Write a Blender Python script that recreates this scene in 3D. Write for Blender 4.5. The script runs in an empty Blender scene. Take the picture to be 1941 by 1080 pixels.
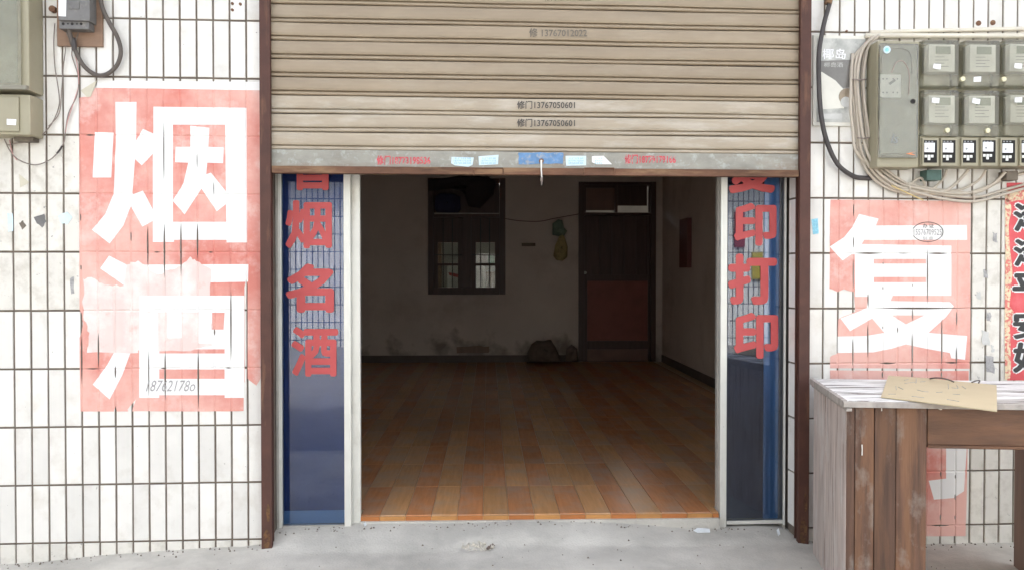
import bpy, bmesh, math, random
from mathutils import Vector, Matrix
from mathutils.geometry import delaunay_2d_cdt
random.seed(7)
R = math.radians
scene = bpy.context.scene
COL = scene.collection

# ------------------------------------------------------------------ camera
F = 1450.0; W = 1941.0; H = 1080.0
YAW, PITCH = 3.4, 0.79
CAM = Vector((0.0, -3.386, 1.19))
cam_d = bpy.data.cameras.new('camera'); cam = bpy.data.objects.new('camera', cam_d); COL.objects.link(cam)
cam.location = CAM; cam.rotation_euler = (R(90 - PITCH), 0, R(-YAW))
cam_d.sensor_width = 36; cam_d.lens = F / W * 36; cam_d.clip_start = .05; cam_d.clip_end = 2000
scene.camera = cam

# ------------------------------------------------------------------ world, sun, exposure
SUN_EL, SUN_AZ = 60.0, 12.0           # sun stands behind the shop: the front is in open shade
wd = bpy.data.worlds.new('World'); scene.world = wd; wd.use_nodes = True
nt = wd.node_tree; bg = nt.nodes['Background']
sky = nt.nodes.new('ShaderNodeTexSky'); sky.sky_type = 'NISHITA'; sky.sun_disc = False
sky.sun_elevation = R(SUN_EL); sky.sun_rotation = R(SUN_AZ); sky.air_density = 1.0; sky.dust_density = 9.0; sky.ozone_density = 1.0
hz = nt.nodes.new('ShaderNodeHueSaturation'); hz.inputs['Saturation'].default_value = .5      # milky, hazy sky
nt.links.new(sky.outputs[0], hz.inputs['Color']); nt.links.new(hz.outputs[0], bg.inputs[0]); bg.inputs[1].default_value = 0.15
sd = bpy.data.lights.new('sun', 'SUN'); sd.energy = 2.0; sd.angle = R(4.0); sd.color = (1, .92, .80)
sun = bpy.data.objects.new('sun', sd); COL.objects.link(sun); sun.location = (0, 20, 30)
sdir = Vector((math.sin(R(SUN_AZ)) * math.cos(R(SUN_EL)), math.cos(R(SUN_AZ)) * math.cos(R(SUN_EL)), math.sin(R(SUN_EL))))
sun.rotation_euler = (-sdir).to_track_quat('-Z', 'Y').to_euler()
vs = scene.view_settings
vs.view_transform = 'Standard'; vs.look = 'None'; vs.gamma = 1; vs.use_curve_mapping = False
vs.exposure = 2.4
scene.render.engine = 'CYCLES'
scene.cycles.max_bounces = 10; scene.cycles.diffuse_bounces = 6; scene.cycles.glossy_bounces = 5
scene.cycles.transparent_max_bounces = 16; scene.cycles.sample_clamp_indirect = 6
scene.cycles.caustics_reflective = False; scene.cycles.caustics_refractive = False

# ------------------------------------------------------------------ geometry of the view (to read real positions off the photograph)
RC = Matrix.Rotation(R(-YAW), 3, 'Z') @ Matrix.Rotation(R(90 - PITCH), 3, 'X')
def ray(px, py): return (RC @ Vector(((px - W / 2) / F, -(py - H / 2) / F, -1))).normalized()
def at(px, py, Y=0.0):
    d = ray(px, py); return CAM + d * ((Y - CAM.y) / d.y)
def atz(px, py, Z):
    d = ray(px, py); return CAM + d * ((Z - CAM.z) / d.z)
ROOM = 1.6                                         # the room lies a little askew to the front
ROT = Matrix.Rotation(R(-ROOM), 4, 'Z'); IROT = ROT.inverted()
def rp(px, py, yr):                                # pixel -> room coordinates on the plane y = yr of the room
    c = IROT @ CAM; d = IROT.to_3x3() @ ray(px, py); return c + d * ((yr - c.y) / d.y)
def rpx(px, py, xr):
    c = IROT @ CAM; d = IROT.to_3x3() @ ray(px, py); return c + d * ((xr - c.x) / d.x)
def rpz(px, py, z):
    c = IROT @ CAM; d = IROT.to_3x3() @ ray(px, py); return c + d * ((z - c.z) / d.z)

# ------------------------------------------------------------------ materials
def lin(r, g, b):
    f = lambda c: ((c / 255 + .055) / 1.055) ** 2.4 if c > 10 else c / 255 / 12.92
    return (f(r), f(g), f(b))
MATS = {}
def M(name, col, rough=.6, var=.12, scale=6, bump=0, bscale=80, metal=0, spec=.5, dirt=None, dirt2=None, rnd=0, stretch=(1, 1, 1), world=False, detail=6):
    m = bpy.data.materials.new(name); m.use_nodes = True; MATS[name] = m
    t = m.node_tree; N = t.nodes; L = t.links; b = N['Principled BSDF']
    b.inputs['Roughness'].default_value = rough; b.inputs['Metallic'].default_value = metal
    b.inputs['Specular IOR Level'].default_value = spec
    if world:
        g = N.new('ShaderNodeNewGeometry'); vec = g.outputs['Position']
    else:
        tc = N.new('ShaderNodeTexCoord'); oi = N.new('ShaderNodeObjectInfo')
        mu = N.new('ShaderNodeMath'); mu.operation = 'MULTIPLY'; mu.inputs[1].default_value = 37.3
        L.new(oi.outputs['Random'], mu.inputs[0])
        ad = N.new('ShaderNodeVectorMath'); ad.operation = 'ADD'
        L.new(tc.outputs['Object'], ad.inputs[0]); L.new(mu.outputs[0], ad.inputs[1]); vec = ad.outputs[0]
    mp = N.new('ShaderNodeMapping'); mp.inputs['Scale'].default_value = stretch; L.new(vec, mp.inputs[0]); vec2 = mp.outputs[0]
    nz = N.new('ShaderNodeTexNoise'); nz.inputs['Scale'].default_value = scale; nz.inputs['Detail'].default_value = detail; nz.inputs['Roughness'].default_value = .62
    L.new(vec2, nz.inputs[0])
    cr = N.new('ShaderNodeValToRGB'); e = cr.color_ramp.elements
    e[0].position = .3; e[1].position = .7
    e[0].color = (*[max(0, c * (1 - var)) for c in col], 1); e[1].color = (*[min(1, c * (1 + var)) for c in col], 1)
    L.new(nz.outputs[0], cr.inputs[0]); out = cr.outputs[0]
    for k, d in enumerate((dirt, dirt2)):
        if not d: continue
        dcol, dscale, lo, hi, amt = d[:5]; dst = d[5] if len(d) > 5 else (1, 1, 1)
        mp2 = N.new('ShaderNodeMapping'); mp2.inputs['Scale'].default_value = dst; mp2.inputs['Location'].default_value = (3.1 + k * 9, 7.7, 1.3); L.new(vec, mp2.inputs[0])
        n2 = N.new('ShaderNodeTexNoise'); n2.inputs['Scale'].default_value = dscale; n2.inputs['Detail'].default_value = 8; n2.inputs['Roughness'].default_value = .65
        L.new(mp2.outputs[0], n2.inputs[0])
        r2 = N.new('ShaderNodeMapRange'); r2.inputs[1].default_value = lo; r2.inputs[2].default_value = hi; r2.inputs[4].default_value = amt; L.new(n2.outputs[0], r2.inputs[0])
        mx = N.new('ShaderNodeMix'); mx.data_type = 'RGBA'; L.new(r2.outputs[0], mx.inputs[0]); L.new(out, mx.inputs[6]); mx.inputs[7].default_value = (*dcol, 1); out = mx.outputs[2]
    if rnd:
        oi2 = N.new('ShaderNodeObjectInfo'); r3 = N.new('ShaderNodeMapRange'); r3.inputs[3].default_value = 1 - rnd; r3.inputs[4].default_value = 1 + rnd * .6
        L.new(oi2.outputs['Random'], r3.inputs[0]); hs = N.new('ShaderNodeHueSaturation'); L.new(r3.outputs[0], hs.inputs['Value']); L.new(out, hs.inputs['Color']); out = hs.outputs[0]
    L.new(out, b.inputs['Base Color'])
    if bump:
        n4 = N.new('ShaderNodeTexNoise'); n4.inputs['Scale'].default_value = bscale; n4.inputs['Detail'].default_value = 5; L.new(vec2, n4.inputs[0])
        bp = N.new('ShaderNodeBump'); bp.inputs['Strength'].default_value = bump; bp.inputs['Distance'].default_value = .004; L.new(n4.outputs[0], bp.inputs['Height']); L.new(bp.outputs[0], b.inputs['Normal'])
    return m
def glassmat(name, tint, ior=1.6, rough=.01, haze=None):
    m = bpy.data.materials.new(name); m.use_nodes = True; MATS[name] = m
    t = m.node_tree; N = t.nodes; L = t.links; N.remove(N['Principled BSDF']); o = N['Material Output']
    tr = N.new('ShaderNodeBsdfTransparent'); tr.inputs[0].default_value = (*tint, 1); base = tr.outputs[0]
    if haze:
        df = N.new('ShaderNodeBsdfDiffuse'); df.inputs[0].default_value = (*haze[0], 1)
        nz = N.new('ShaderNodeTexNoise'); nz.inputs['Scale'].default_value = 30; g = N.new('ShaderNodeNewGeometry'); L.new(g.outputs['Position'], nz.inputs[0])
        mr = N.new('ShaderNodeMapRange'); mr.inputs[3].default_value = haze[1] * .7; mr.inputs[4].default_value = haze[1] * 1.3; L.new(nz.outputs[0], mr.inputs[0])
        m0 = N.new('ShaderNodeMixShader'); L.new(mr.outputs[0], m0.inputs[0]); L.new(base, m0.inputs[1]); L.new(df.outputs[0], m0.inputs[2]); base = m0.outputs[0]
    gl = N.new('ShaderNodeBsdfGlossy'); gl.inputs['Roughness'].default_value = rough
    fr = N.new('ShaderNodeFresnel'); fr.inputs[0].default_value = ior
    mx = N.new('ShaderNodeMixShader'); L.new(fr.outputs[0], mx.inputs[0]); L.new(base, mx.inputs[1]); L.new(gl.outputs[0], mx.inputs[2]); L.new(mx.outputs[0], o.inputs[0])
    return m
M('tile', (.775, .752, .70), .20, .05, 5, rnd=.10, bump=.07, bscale=14, dirt=((.50, .44, .35), 7, .52, .74, .42), dirt2=((.15, .12, .10), 48, .685, .715, .85))
M('tile_dusty', (.72, .69, .62), .4, .06, 5, rnd=.06, dirt=((.42, .38, .31), 12, .47, .68, .55), dirt2=((.2, .19, .18), 38, .655, .70, .75))
M('mortar', (.17, .138, .108), .95, .25, 20, bump=.6, bscale=150, world=True)
M('concrete', (.52, .495, .44), .9, .20, 3.0, bump=.8, bscale=110, world=True, dirt=((.31, .295, .26), 3.6, .46, .68, .5), dirt2=((.18, .165, .145), 46, .685, .72, .6), detail=14)
M('rubble', (.60, .56, .48), .95, .35, 60, bump=.5)
M('asphalt', (.19, .185, .18), .9, .2, 3, bump=.3, world=True)
M('kerb', (.38, .37, .35), .9, .15, 5, world=True)
M('post_paint', (.075, .028, .018), .65, .22, 9, bump=.15, bscale=60, dirt=((.20, .095, .05), 7, .56, .70, .6, (3, 3, .5)), dirt2=((.55, .50, .46), 60, .745, .77, .8))
M('post_rust', (.13, .065, .026), .85, .5, 30, bump=.4, dirt=((.075, .028, .018), 40, .45, .55, .9))
M('slat', (.315, .248, .170), .5, .10, 5, bump=.06, bscale=20, rnd=.04, stretch=(.5, 1, 2), dirt=((.42, .36, .27), 5, .50, .72, .45, (.5, 1, 2)), dirt2=((.16, .11, .07), 16, .66, .76, .45, (.4, 1, 3)))
M('slat_dusty', (.40, .335, .25), .6, .10, 7, bump=.08, bscale=40, rnd=.03, stretch=(.5, 1, 2), dirt=((.56, .52, .45), 9, .48, .70, .6, (.5, 1, 2)), dirt2=((.2, .15, .11), 40, .68, .75, .6))
M('zinc', (.31, .30, .255), .6, .2, 16, metal=.0, bump=.1, stretch=(.5, 1, 1), dirt=((.22, .15, .10), 5, .52, .70, .7, (.6, 1, 2)), dirt2=((.46, .47, .44), 24, .53, .66, .75))
M('rust', (.135, .066, .038), .85, .4, 14, bump=.35, stretch=(.4, 1, 1), dirt=((.30, .185, .10), 10, .50, .64, .7, (.3, 1, 2)))
M('ink', (.075, .07, .065), .8, .3, 50)
M('ink_faint', (.17, .15, .12), .8, .3, 50)
M('ink_pencil', (.38, .37, .36), .9, .3, 80)
M('red_ink', (.60, .08, .10), .8, .25, 60, dirt=((.45, .42, .38), 70, .55, .62, .8))
M('blue_ink', (.13, .26, .46), .7, .2, 40, dirt=((.40, .39, .36), 40, .53, .64, .8))
M('sticker', (.62, .76, .82), .5, .1, 40)
M('sticker_blue', (.30, .62, .74), .5, .25, 60)
M('sticker_print', (.16, .45, .60), .6, .2, 90)
M('white_sticker', (.85, .85, .86), .5, .04, 30)
M('poster_red', (.64, .22, .175), .75, .06, 5, world=True, bump=.12, bscale=30, dirt=((.78, .47, .40), 2.0, .36, .58, .9), dirt2=((.80, .60, .54), 9, .54, .70, .6))
M('poster_pale', (.755, .60, .555), .8, .05, 6, world=True, dirt=((.80, .74, .69), 6, .44, .58, .9), dirt2=((.72, .42, .36), 13, .60, .70, .5))
M('poster_white', (.82, .81, .785), .7, .02, 8, world=True, dirt2=((.25, .22, .2), 70, .75, .775, .6))
M('poster_back', (.60, .56, .44), .8, .1, 12)
M('couplet_red', (.66, .085, .095), .55, .10, 8, world=True, dirt=((.80, .25, .26), 5, .52, .72, .6))
M('couplet_gold', (.72, .58, .38), .5, .25, 70, world=True, dirt=((.62, .13, .12), 55, .50, .56, .9), dirt2=((.22, .55, .50), 28, .68, .72, .9))
M('black_print', (.035, .035, .035), .6, .2, 30)
M('box_plastic', (.34, .31, .215), .5, .06, 4, bump=.03, dirt=((.22, .20, .15), 6, .55, .75, .4))
M('box_plastic_dark', (.25, .235, .185), .6, .1, 6)
M('meter_white', (.82, .82, .77), .45, .05, 10)
M('meter_lcd', (.30, .33, .27), .2, .06, 20)
M('meter_print', (.28, .29, .29), .6, .2, 60)
M('seal', (.75, .70, .46), .4, .1, 20)
M('green_block', (.06, .12, .10), .5, .2, 20)
M('orange_mark', (.75, .22, .08), .6, .1, 20)
M('teal_mark', (.25, .60, .60), .5, .1, 20)
M('breaker_grey', (.155, .15, .145), .6, .2, 14, dirt=((.30, .28, .25), 20, .55, .7, .5))
M('hole_dark', (.02, .018, .016), .9, .1)
M('board_brown', (.26, .165, .11), .8, .14, 8, stretch=(1, 1, 4), bump=.1)
M('cable_dark', (.105, .088, .075), .7, .15, 14)
M('cable_black', (.06, .052, .05), .6, .2, 14)
M('cable_white', (.50, .44, .36), .5, .08, 14, dirt=((.36, .31, .25), 12, .55, .75, .5))
M('wire_grey', (.24, .20, .175), .7, .15, 14)
M('wire_pink', (.55, .30, .28), .6, .15, 14)
M('wire_yellow', (.66, .52, .25), .6, .15, 14)
M('pvc', (.74, .69, .58), .35, .06, 6, dirt=((.45, .36, .26), 10, .58, .75, .5))
M('sign_frame', (.70, .68, .60), .4, .06, 8)
M('sign_grey', (.40, .40, .37), .3, .5, 9, dirt=((.62, .62, .57), 6, .48, .60, .8))
M('sign_dark', (.19, .18, .165), .3, .2, 9)
M('sign_brown', (.30, .24, .17), .4, .2, 30)
M('aluminium', (.66, .655, .60), .45, .06, 8, metal=.25, dirt=((.38, .34, .27), 12, .58, .74, .55, (1, 1, .4)), dirt2=((.14, .12, .1), 40, .71, .74, .8))
M('alu_dull', (.40, .38, .34), .55, .10, 8, metal=.2, dirt=((.2, .18, .15), 10, .52, .7, .6))
glassmat('glass', (.68, .77, .90), 1.80, .006, ((.35, .38, .42), .015))
glassmat('cover', (.95, .95, .90), 1.42, .10, ((.50, .47, .37), .24))
glassmat('cover_tall', (.94, .95, .92), 1.42, .08, ((.46, .45, .38), .34))
glassmat('pane_clear', (.80, .84, .82), 1.45, .02, ((.3, .3, .28), .08))
M('blue_film', (.028, .085, .275), .5, .10, 3, bump=.02, dirt=((.075, .16, .40), 4, .5, .75, .5))
M('blue_bright', (.34, .58, .78), .5, .06, 5)
M('navy', (.03, .034, .055), .6, .2, 5, dirt=((.12, .13, .15), 8, .6, .8, .5, (3, 3, .4)))
M('letter_red', (.50, .075, .075), .55, .06, 9, rnd=.05)
M('white_paint', (.80, .79, .76), .6, .07, 10, world=False, stretch=(.6, 6, 1), dirt=((.15, .125, .105), 12, .55, .59, .95, (.22, 3.4, 1)), dirt2=((.45, .42, .38), 7, .5, .62, .7, (.4, 2, 1)), bump=.3, bscale=40)
M('old_white_wood', (.52, .44, .39), .85, .22, 9, stretch=(5, 5, .35), bump=.5, bscale=50, dirt=((.17, .11, .08), 9, .54, .64, .8, (6, 6, .25)), dirt2=((.60, .56, .52), 6, .50, .62, .7, (2, 2, .8)))
M('edge_wood', (.40, .36, .32), .85, .25, 14, stretch=(1, 5, 1), bump=.3)
M('brown_wood', (.100, .050, .030), .6, .45, 6, stretch=(8, 8, .4), bump=.5, bscale=30, rnd=.35, dirt=((.20, .095, .045), 4, .46, .62, .75, (4, 4, .5)), dirt2=((.27, .23, .195), 5, .53, .66, .65, (1.6, 1.6, .9)))
M('apron_wood', (.135, .062, .030), .5, .35, 5, stretch=(.6, 6, 6), bump=.25, bscale=30, dirt=((.12, .06, .04), 7, .55, .7, .6, (.5, 6, 6)))
M('inner_wood', (.24, .165, .125), .6, .2, 5, stretch=(4, 4, .4), bump=.1)
M('cardboard', (.57, .47, .30), .8, .05, 5, bump=.05)
M('cardboard_edge', (.42, .33, .2), .9, .2, 60)
M('paint_drip', (.8, .78, .72), .6, .05)
M('plaster_in', (.62, .56, .51), .9, .06, 1.6, bump=.15, bscale=40, dirt=((.34, .29, .25), 1.7, .52, .72, .5), world=True)
M('ceiling_in', (.7, .68, .64), .9, .05, 2)
M('skirting', (.12, .095, .085), .7, .15, 5)
M('floor_a', (.54, .23, .095), .22, .14, 7, rnd=.12, stretch=(9, .7, 1), dirt=((.42, .31, .22), 4, .44, .66, .65), dirt2=((.5, .42, .33), 30, .66, .74, .5))
M('floor_b', (.57, .295, .125), .22, .14, 7, rnd=.12, stretch=(9, .7, 1), dirt=((.42, .32, .22), 4, .44, .66, .65), dirt2=((.5, .42, .33), 30, .66, .74, .5))
M('grout', (.50, .38, .24), .8, .1, 20)
M('riser_a', (.42, .15, .04), .4, .1, 12, rnd=.12)
M('riser_b', (.48, .23, .07), .4, .1, 12, rnd=.12)
M('dark_wood', (.075, .038, .030), .5, .25, 6, stretch=(6, 6, .5), rnd=.1)
M('door_red', (.25, .075, .052), .55, .15, 5, rnd=.05)
M('door_board', (.20, .115, .09), .6, .15, 6)
M('dark_cloth', (.040, .032, .036), .9, .2, 8)
M('navy_cloth', (.028, .03, .075), .8, .15, 8)
M('bar_iron', (.03, .028, .026), .6, .2, 8)
M('bag_green', (.15, .22, .16), .6, .25, 25)
M('bag_yellow', (.36, .30, .13), .6, .3, 30)
M('heap_brown', (.14, .105, .085), .9, .3, 12, bump=.4)
M('notice_paper', (.55, .55, .52), .7, .1, 20)
M('box_red', (.17, .06, .05), .6, .1, 8)
M('mould', (.16, .135, .105), .95, .3, 14)
M('yard_white', (.44, .42, .38), .8, .12, 4)
M('yard_red', (.45, .07, .06), .7, .1, 5)
M('yard_green', (.10, .28, .17), .7, .2, 5)
M('yard_brown', (.28, .18, .12), .8, .3, 5)
M('roof_slab', (.45, .43, .40), .9, .1, 3)
M('far_render', (.45, .5, .52), .8, .1, 2)
M('far_shutter', (.30, .36, .40), .5, .1, 3)
M('far_yellow', (.40, .33, .05), .5, .1, 3)
M('far_red', (.22, .03, .05), .5, .1, 3)
M('far_purple', (.20, .07, .24), .5, .1, 3)
M('litter', (.75, .78, .78), .6, .1, 30)
M('string_brown', (.13, .09, .07), .9, .2, 20)
m = M('far_tile', (.72, .72, .70), .3, .04, 2)
t = m.node_tree; bk = t.nodes.new('ShaderNodeTexBrick'); bk.offset = 0; bk.inputs['Color1'].default_value = (.74, .74, .72, 1); bk.inputs['Color2'].default_value = (.68, .69, .68, 1)
bk.inputs['Mortar'].default_value = (.06, .06, .07, 1); bk.inputs['Scale'].default_value = 1; bk.inputs['Mortar Size'].default_value = .010; bk.inputs['Brick Width'].default_value = .10; bk.inputs['Row Height'].default_value = .32
g_ = t.nodes.new('ShaderNodeNewGeometry'); sx = t.nodes.new('ShaderNodeSeparateXYZ'); cx = t.nodes.new('ShaderNodeCombineXYZ')
t.links.new(g_.outputs['Position'], sx.inputs[0]); t.links.new(sx.outputs[0], cx.inputs[0]); t.links.new(sx.outputs[2], cx.inputs[1]); t.links.new(cx.outputs[0], bk.inputs[0])
t.links.new(bk.outputs[0], t.nodes['Principled BSDF'].inputs['Base Color'])

# ------------------------------------------------------------------ object helpers
def link(o, parent=None):
    COL.objects.link(o)
    if parent is not None:
        o.parent = parent
        pm = Matrix.Translation(parent.location) @ parent.rotation_euler.to_matrix().to_4x4()
        p = parent.parent
        if p is not None:                      # parents hold world-space transforms through their inverse
            pass
        o.matrix_parent_inverse = pm.inverted()
    return o
def tag(o, label=None, cat=None, group=None, kind=None):
    if label: o['label'] = label
    if cat: o['category'] = cat
    if group: o['group'] = group
    if kind: o['kind'] = kind
    return o
def obj(name, verts, faces, mat, parent=None, room=False, smooth=False, origin=None, kind=None, label=None):
    v = [Vector(a) for a in verts]
    if origin is None:
        lo = Vector([min(a[i] for a in v) for i in range(3)]); hi = Vector([max(a[i] for a in v) for i in range(3)]); c = (lo + hi) / 2
    else: c = Vector(origin)
    me = bpy.data.meshes.new(name); me.from_pydata([a - c for a in v], [], faces); me.validate(); me.update()
    if smooth: me.polygons.foreach_set('use_smooth', [True] * len(me.polygons))
    me.materials.append(MATS[mat])
    o = bpy.data.objects.new(name, me)
    if room: o.location = ROT @ c; o.rotation_euler = (0, 0, R(-ROOM))
    else: o.location = c
    link(o, parent)
    if kind: o['kind'] = kind
    if label: o['label'] = label
    return o
def empty(name, loc, room=False):
    o = bpy.data.objects.new(name, None); o.empty_display_size = .1
    o.location = ROT @ Vector(loc) if room else Vector(loc)
    if room: o.rotation_euler = (0, 0, R(-ROOM))
    return link(o)
class MB:
    def __init__(s): s.v = []; s.f = []
    def add(s, v, f):
        n = len(s.v); s.v += [Vector(a) for a in v]; s.f += [tuple(n + i for i in q) for q in f]; return s
    def box(s, x0, x1, y0, y1, z0, z1, b=0.0):
        if b <= 0:
            v = [(x, y, z) for z in (z0, z1) for y in (y0, y1) for x in (x0, x1)]
            return s.add(v, [(0, 2, 3, 1), (4, 5, 7, 6), (0, 1, 5, 4), (2, 6, 7, 3), (0, 4, 6, 2), (1, 3, 7, 5)])
        bm = bmesh.new(); bmesh.ops.create_cube(bm, size=1)
        for q in bm.verts: q.co = Vector(((x0 + x1) / 2 + q.co.x * (x1 - x0), (y0 + y1) / 2 + q.co.y * (y1 - y0), (z0 + z1) / 2 + q.co.z * (z1 - z0)))
        bmesh.ops.bevel(bm, geom=bm.edges[:] , offset=b, segments=2, profile=.7, affect='EDGES')
        bm.verts.index_update(); s.add([q.co.copy() for q in bm.verts], [[q.index for q in f.verts] for f in bm.faces]); bm.free(); return s
    def hexa(s, p): return s.add(p, [(0, 3, 2, 1), (4, 5, 6, 7), (0, 1, 5, 4), (1, 2, 6, 5), (2, 3, 7, 6), (3, 0, 4, 7)])
    def tube(s, pts, r, n=8):
        pts = [Vector(p) for p in pts]; k0 = len(s.v); up = None
        for i, p in enumerate(pts):
            d = (pts[min(i + 1, len(pts) - 1)] - pts[max(i - 1, 0)]).normalized()
            a = (up - d * up.dot(d)) if up is not None else d.orthogonal()
            if a.length < 1e-6: a = d.orthogonal()
            a.normalize(); up = a; c = d.cross(a)
            rr = r[i] if isinstance(r, (list, tuple)) else r
            for j in range(n):
                t_ = 2 * math.pi * j / n; s.v.append(p + a * math.cos(t_) * rr + c * math.sin(t_) * rr)
        for i in range(len(pts) - 1):
            for j in range(n):
                A = k0 + i * n + j; B = k0 + i * n + (j + 1) % n; s.f.append((A, B, B + n, A + n))
        s.f.append(tuple(k0 + j for j in reversed(range(n)))); s.f.append(tuple(k0 + (len(pts) - 1) * n + j for j in range(n)))
        return s
    def disc(s, c, r, axis, h, n=16):
        c = Vector(c); a = Vector(axis).normalized(); return s.tube([c, c + a * h], r, n)
    def obj(s, name, mat, parent=None, **k): return obj(name, s.v, s.f, mat, parent, **k)
def smooth_path(pts, sub=6):
    pts = [Vector(p) for p in pts]; out = []
    for i in range(len(pts) - 1):
        p0 = pts[max(i - 1, 0)]; p1 = pts[i]; p2 = pts[i + 1]; p3 = pts[min(i + 2, len(pts) - 1)]
        for k in range(sub):
            t_ = k / sub
            out.append(.5 * ((2 * p1) + (p2 - p0) * t_ + (2 * p0 - 5 * p1 + 4 * p2 - p3) * t_ ** 2 + (3 * p1 - p0 - 3 * p2 + p3) * t_ ** 3))
    out.append(pts[-1]); return out
def cable(name, px, Y, rpx_, mat, parent=None, label=None, cat=None, group=None, n=8):
    """px: list of (px, py) or (px, py, Y) on the wall, radius in photo pixels"""
    P = [at(a[0], a[1], a[2] if len(a) > 2 else Y) for a in px]
    o = MB().tube(smooth_path(P), rpx_ / 430, n).obj(name, mat, parent, smooth=True)
    if label: tag(o, label, cat, group)
    return o
def pip(p, poly):
    x, y = p; c = False; n = len(poly); j = n - 1
    for i in range(n):
        xi, yi = poly[i]; xj, yj = poly[j]
        if (yi > y) != (yj > y) and x < (xj - xi) * (y - yi) / (yj - yi) + xi: c = not c
        j = i
    return c
def cdt_layers(layers, lines=()):
    """layers: list of (class, poly) with later ones on top (class None cuts a hole); returns points and {class: triangles}"""
    V = []; E_ = []
    def addp(poly, closed=True):
        n = len(V); V.extend(Vector((a[0], a[1])) for a in poly)
        for i in range(len(poly) - (0 if closed else 1)): E_.append((n + i, n + (i + 1) % len(poly)))
    for c, p in layers: addp(p)
    for l in lines: addp(l, False)
    r = delaunay_2d_cdt(V, E_, [], 0, 1e-4)
    out = {}
    for f in r[2]:
        c = sum((r[0][i] for i in f), Vector((0, 0))) / len(f); k = None
        for cl, p in layers:
            if pip(c, p): k = cl
        if k: out.setdefault(k, []).append(f)
    return r[0], out
def text_mesh(s, off=0.0, res=2):
    c = bpy.data.curves.new('lettering', 'FONT'); c.body = s; c.size = 1; c.offset = off; c.resolution_u = res
    o = bpy.data.objects.new('lettering', c); COL.objects.link(o)
    dg = bpy.context.evaluated_depsgraph_get(); me = bpy.data.meshes.new_from_object(o.evaluated_get(dg))
    v = [Vector((a.co.x, a.co.y)) for a in me.vertices]; f = [tuple(p.vertices) for p in me.polygons]
    bpy.data.objects.remove(o); bpy.data.curves.remove(c); bpy.data.meshes.remove(me); return v, f
def text_on(name, s, box, Y, mat, parent, off=0.0, shear=0.0, rot=0.0, mapf=None, room=False):
    """lettering fitted to the photo box (x0, y0, x1, y1) on the plane Y"""
    v, f = text_mesh(s, off)
    a0 = min(p.x for p in v); a1 = max(p.x for p in v); b0 = min(p.y for p in v); b1 = max(p.y for p in v)
    cx_, cy_ = (box[0] + box[2]) / 2, (box[1] + box[3]) / 2; out = []
    for p in v:
        x = box[0] + (p.x - a0) / (a1 - a0) * (box[2] - box[0]); y = box[3] - (p.y - b0) / (b1 - b0) * (box[3] - box[1])
        x += shear * (cy_ - y); dx, dy = x - cx_, y - cy_
        x = cx_ + dx * math.cos(rot) - dy * math.sin(rot); y = cy_ + dx * math.sin(rot) + dy * math.cos(rot)
        out.append(mapf(x, y) if mapf else at(x, y, Y))
    return obj(name, out, f, mat, parent, room=room)
def flat(name, poly, Y, mat, parent=None, th=.0006, **k):
    """a thin sheet of real thickness cut to an outline on the plane Y"""
    P = [at(a[0], a[1], Y) for a in poly]; n = len(P)
    Q = [p - Vector((0, th, 0)) for p in P]
    f = [tuple(range(n)), tuple(range(2 * n - 1, n - 1, -1))] + [(i, (i + 1) % n, n + (i + 1) % n, n + i) for i in range(n)]
    return obj(name, P + Q, f, mat, parent, **k)
def rect(x0, y0, x1, y1): return [(x0, y0), (x1, y0), (x1, y1), (x0, y1)]
def jig(poly, a=1.0, sub=3, seed=1):
    r = random.Random(seed); out = []
    for i in range(len(poly)):
        p, q = poly[i], poly[(i + 1) % len(poly)]
        for k in range(sub):
            t_ = k / sub; out.append((p[0] + (q[0] - p[0]) * t_ + (r.uniform(-a, a) if k else 0), p[1] + (q[1] - p[1]) * t_ + (r.uniform(-a, a) if k else 0)))
    return out

# ------------------------------------------------------------------ key levels
OPL = at(511, 600, 0).x; OPR = at(1515, 600, 0).x        # sides of the shop opening
OPZ = 2.55
FZ = .083                                                # room floor
YB = rp(1170, 685, 0).y
c_ = rpz(1170, 685, FZ); YB = c_.y                       # back wall of the room
XR = rp(1255, 640, YB).x; XL = -2.05

# ------------------------------------------------------------------ setting: ground, pavement, kerb
tag(obj('ground', [(-400, -400, -.135), (400, -400, -.135), (400, 400, -.135), (-400, 400, -.135)], [(0, 1, 2, 3)], 'asphalt'), kind='structure')
def sst(a, b, x): t_ = max(0, min(1, (x - a) / (b - a))); return t_ * t_ * (3 - 2 * t_)
CH = atz(905, 1037, .0)
def gz(x, y):
    z = -.055 * sst(-1.0, -2.3, x) - .05 * sst(1.25, 1.9, x) - .012 * max(0, -y)
    ins = sst(OPL - .12, OPL + .05, x) * (1 - sst(OPR - .05, OPR + .12, x))
    z += ins * (.05 - .042 * sst(.5, 1.25, x)) * sst(-.13, .14, y) + ins * .006 * sst(-.075, -.055, y - .012 * math.sin(x * 5))
    z += .003 * math.sin(x * 4.1 + y * 3) + .002 * math.sin(x * 11 - y * 9)
    dx = (x - CH.x) / .085; dy = (y - CH.y) / .04; d = dx * dx + dy * dy + .35 * math.sin(x * 90) * math.sin(y * 110 + 1)
    if d < 1: z -= .016 * min(1, (1 - d) * 2) + .002 * math.sin(x * 300) * math.sin(y * 260)
    return z
xs = [-30, -20, -12, -8, -5, -3.5] + [-2.8 + .025 * i for i in range(int(5.8 / .025))] + [3.2, 4, 6, 9, 14, 22, 30]
ys = [-1.6] + [-1.5 + .0225 * i for i in range(int(1.66 / .0225))] + [.16, .24, .3]
v = [(x, y, gz(x, y)) for y in ys for x in xs]; nx = len(xs)
f = [(j * nx + i, j * nx + i + 1, (j + 1) * nx + i + 1, (j + 1) * nx + i) for j in range(len(ys) - 1) for i in range(nx - 1)]
tag(obj('pavement', v, f, 'concrete', smooth=True), kind='structure')
mb = MB()
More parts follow.
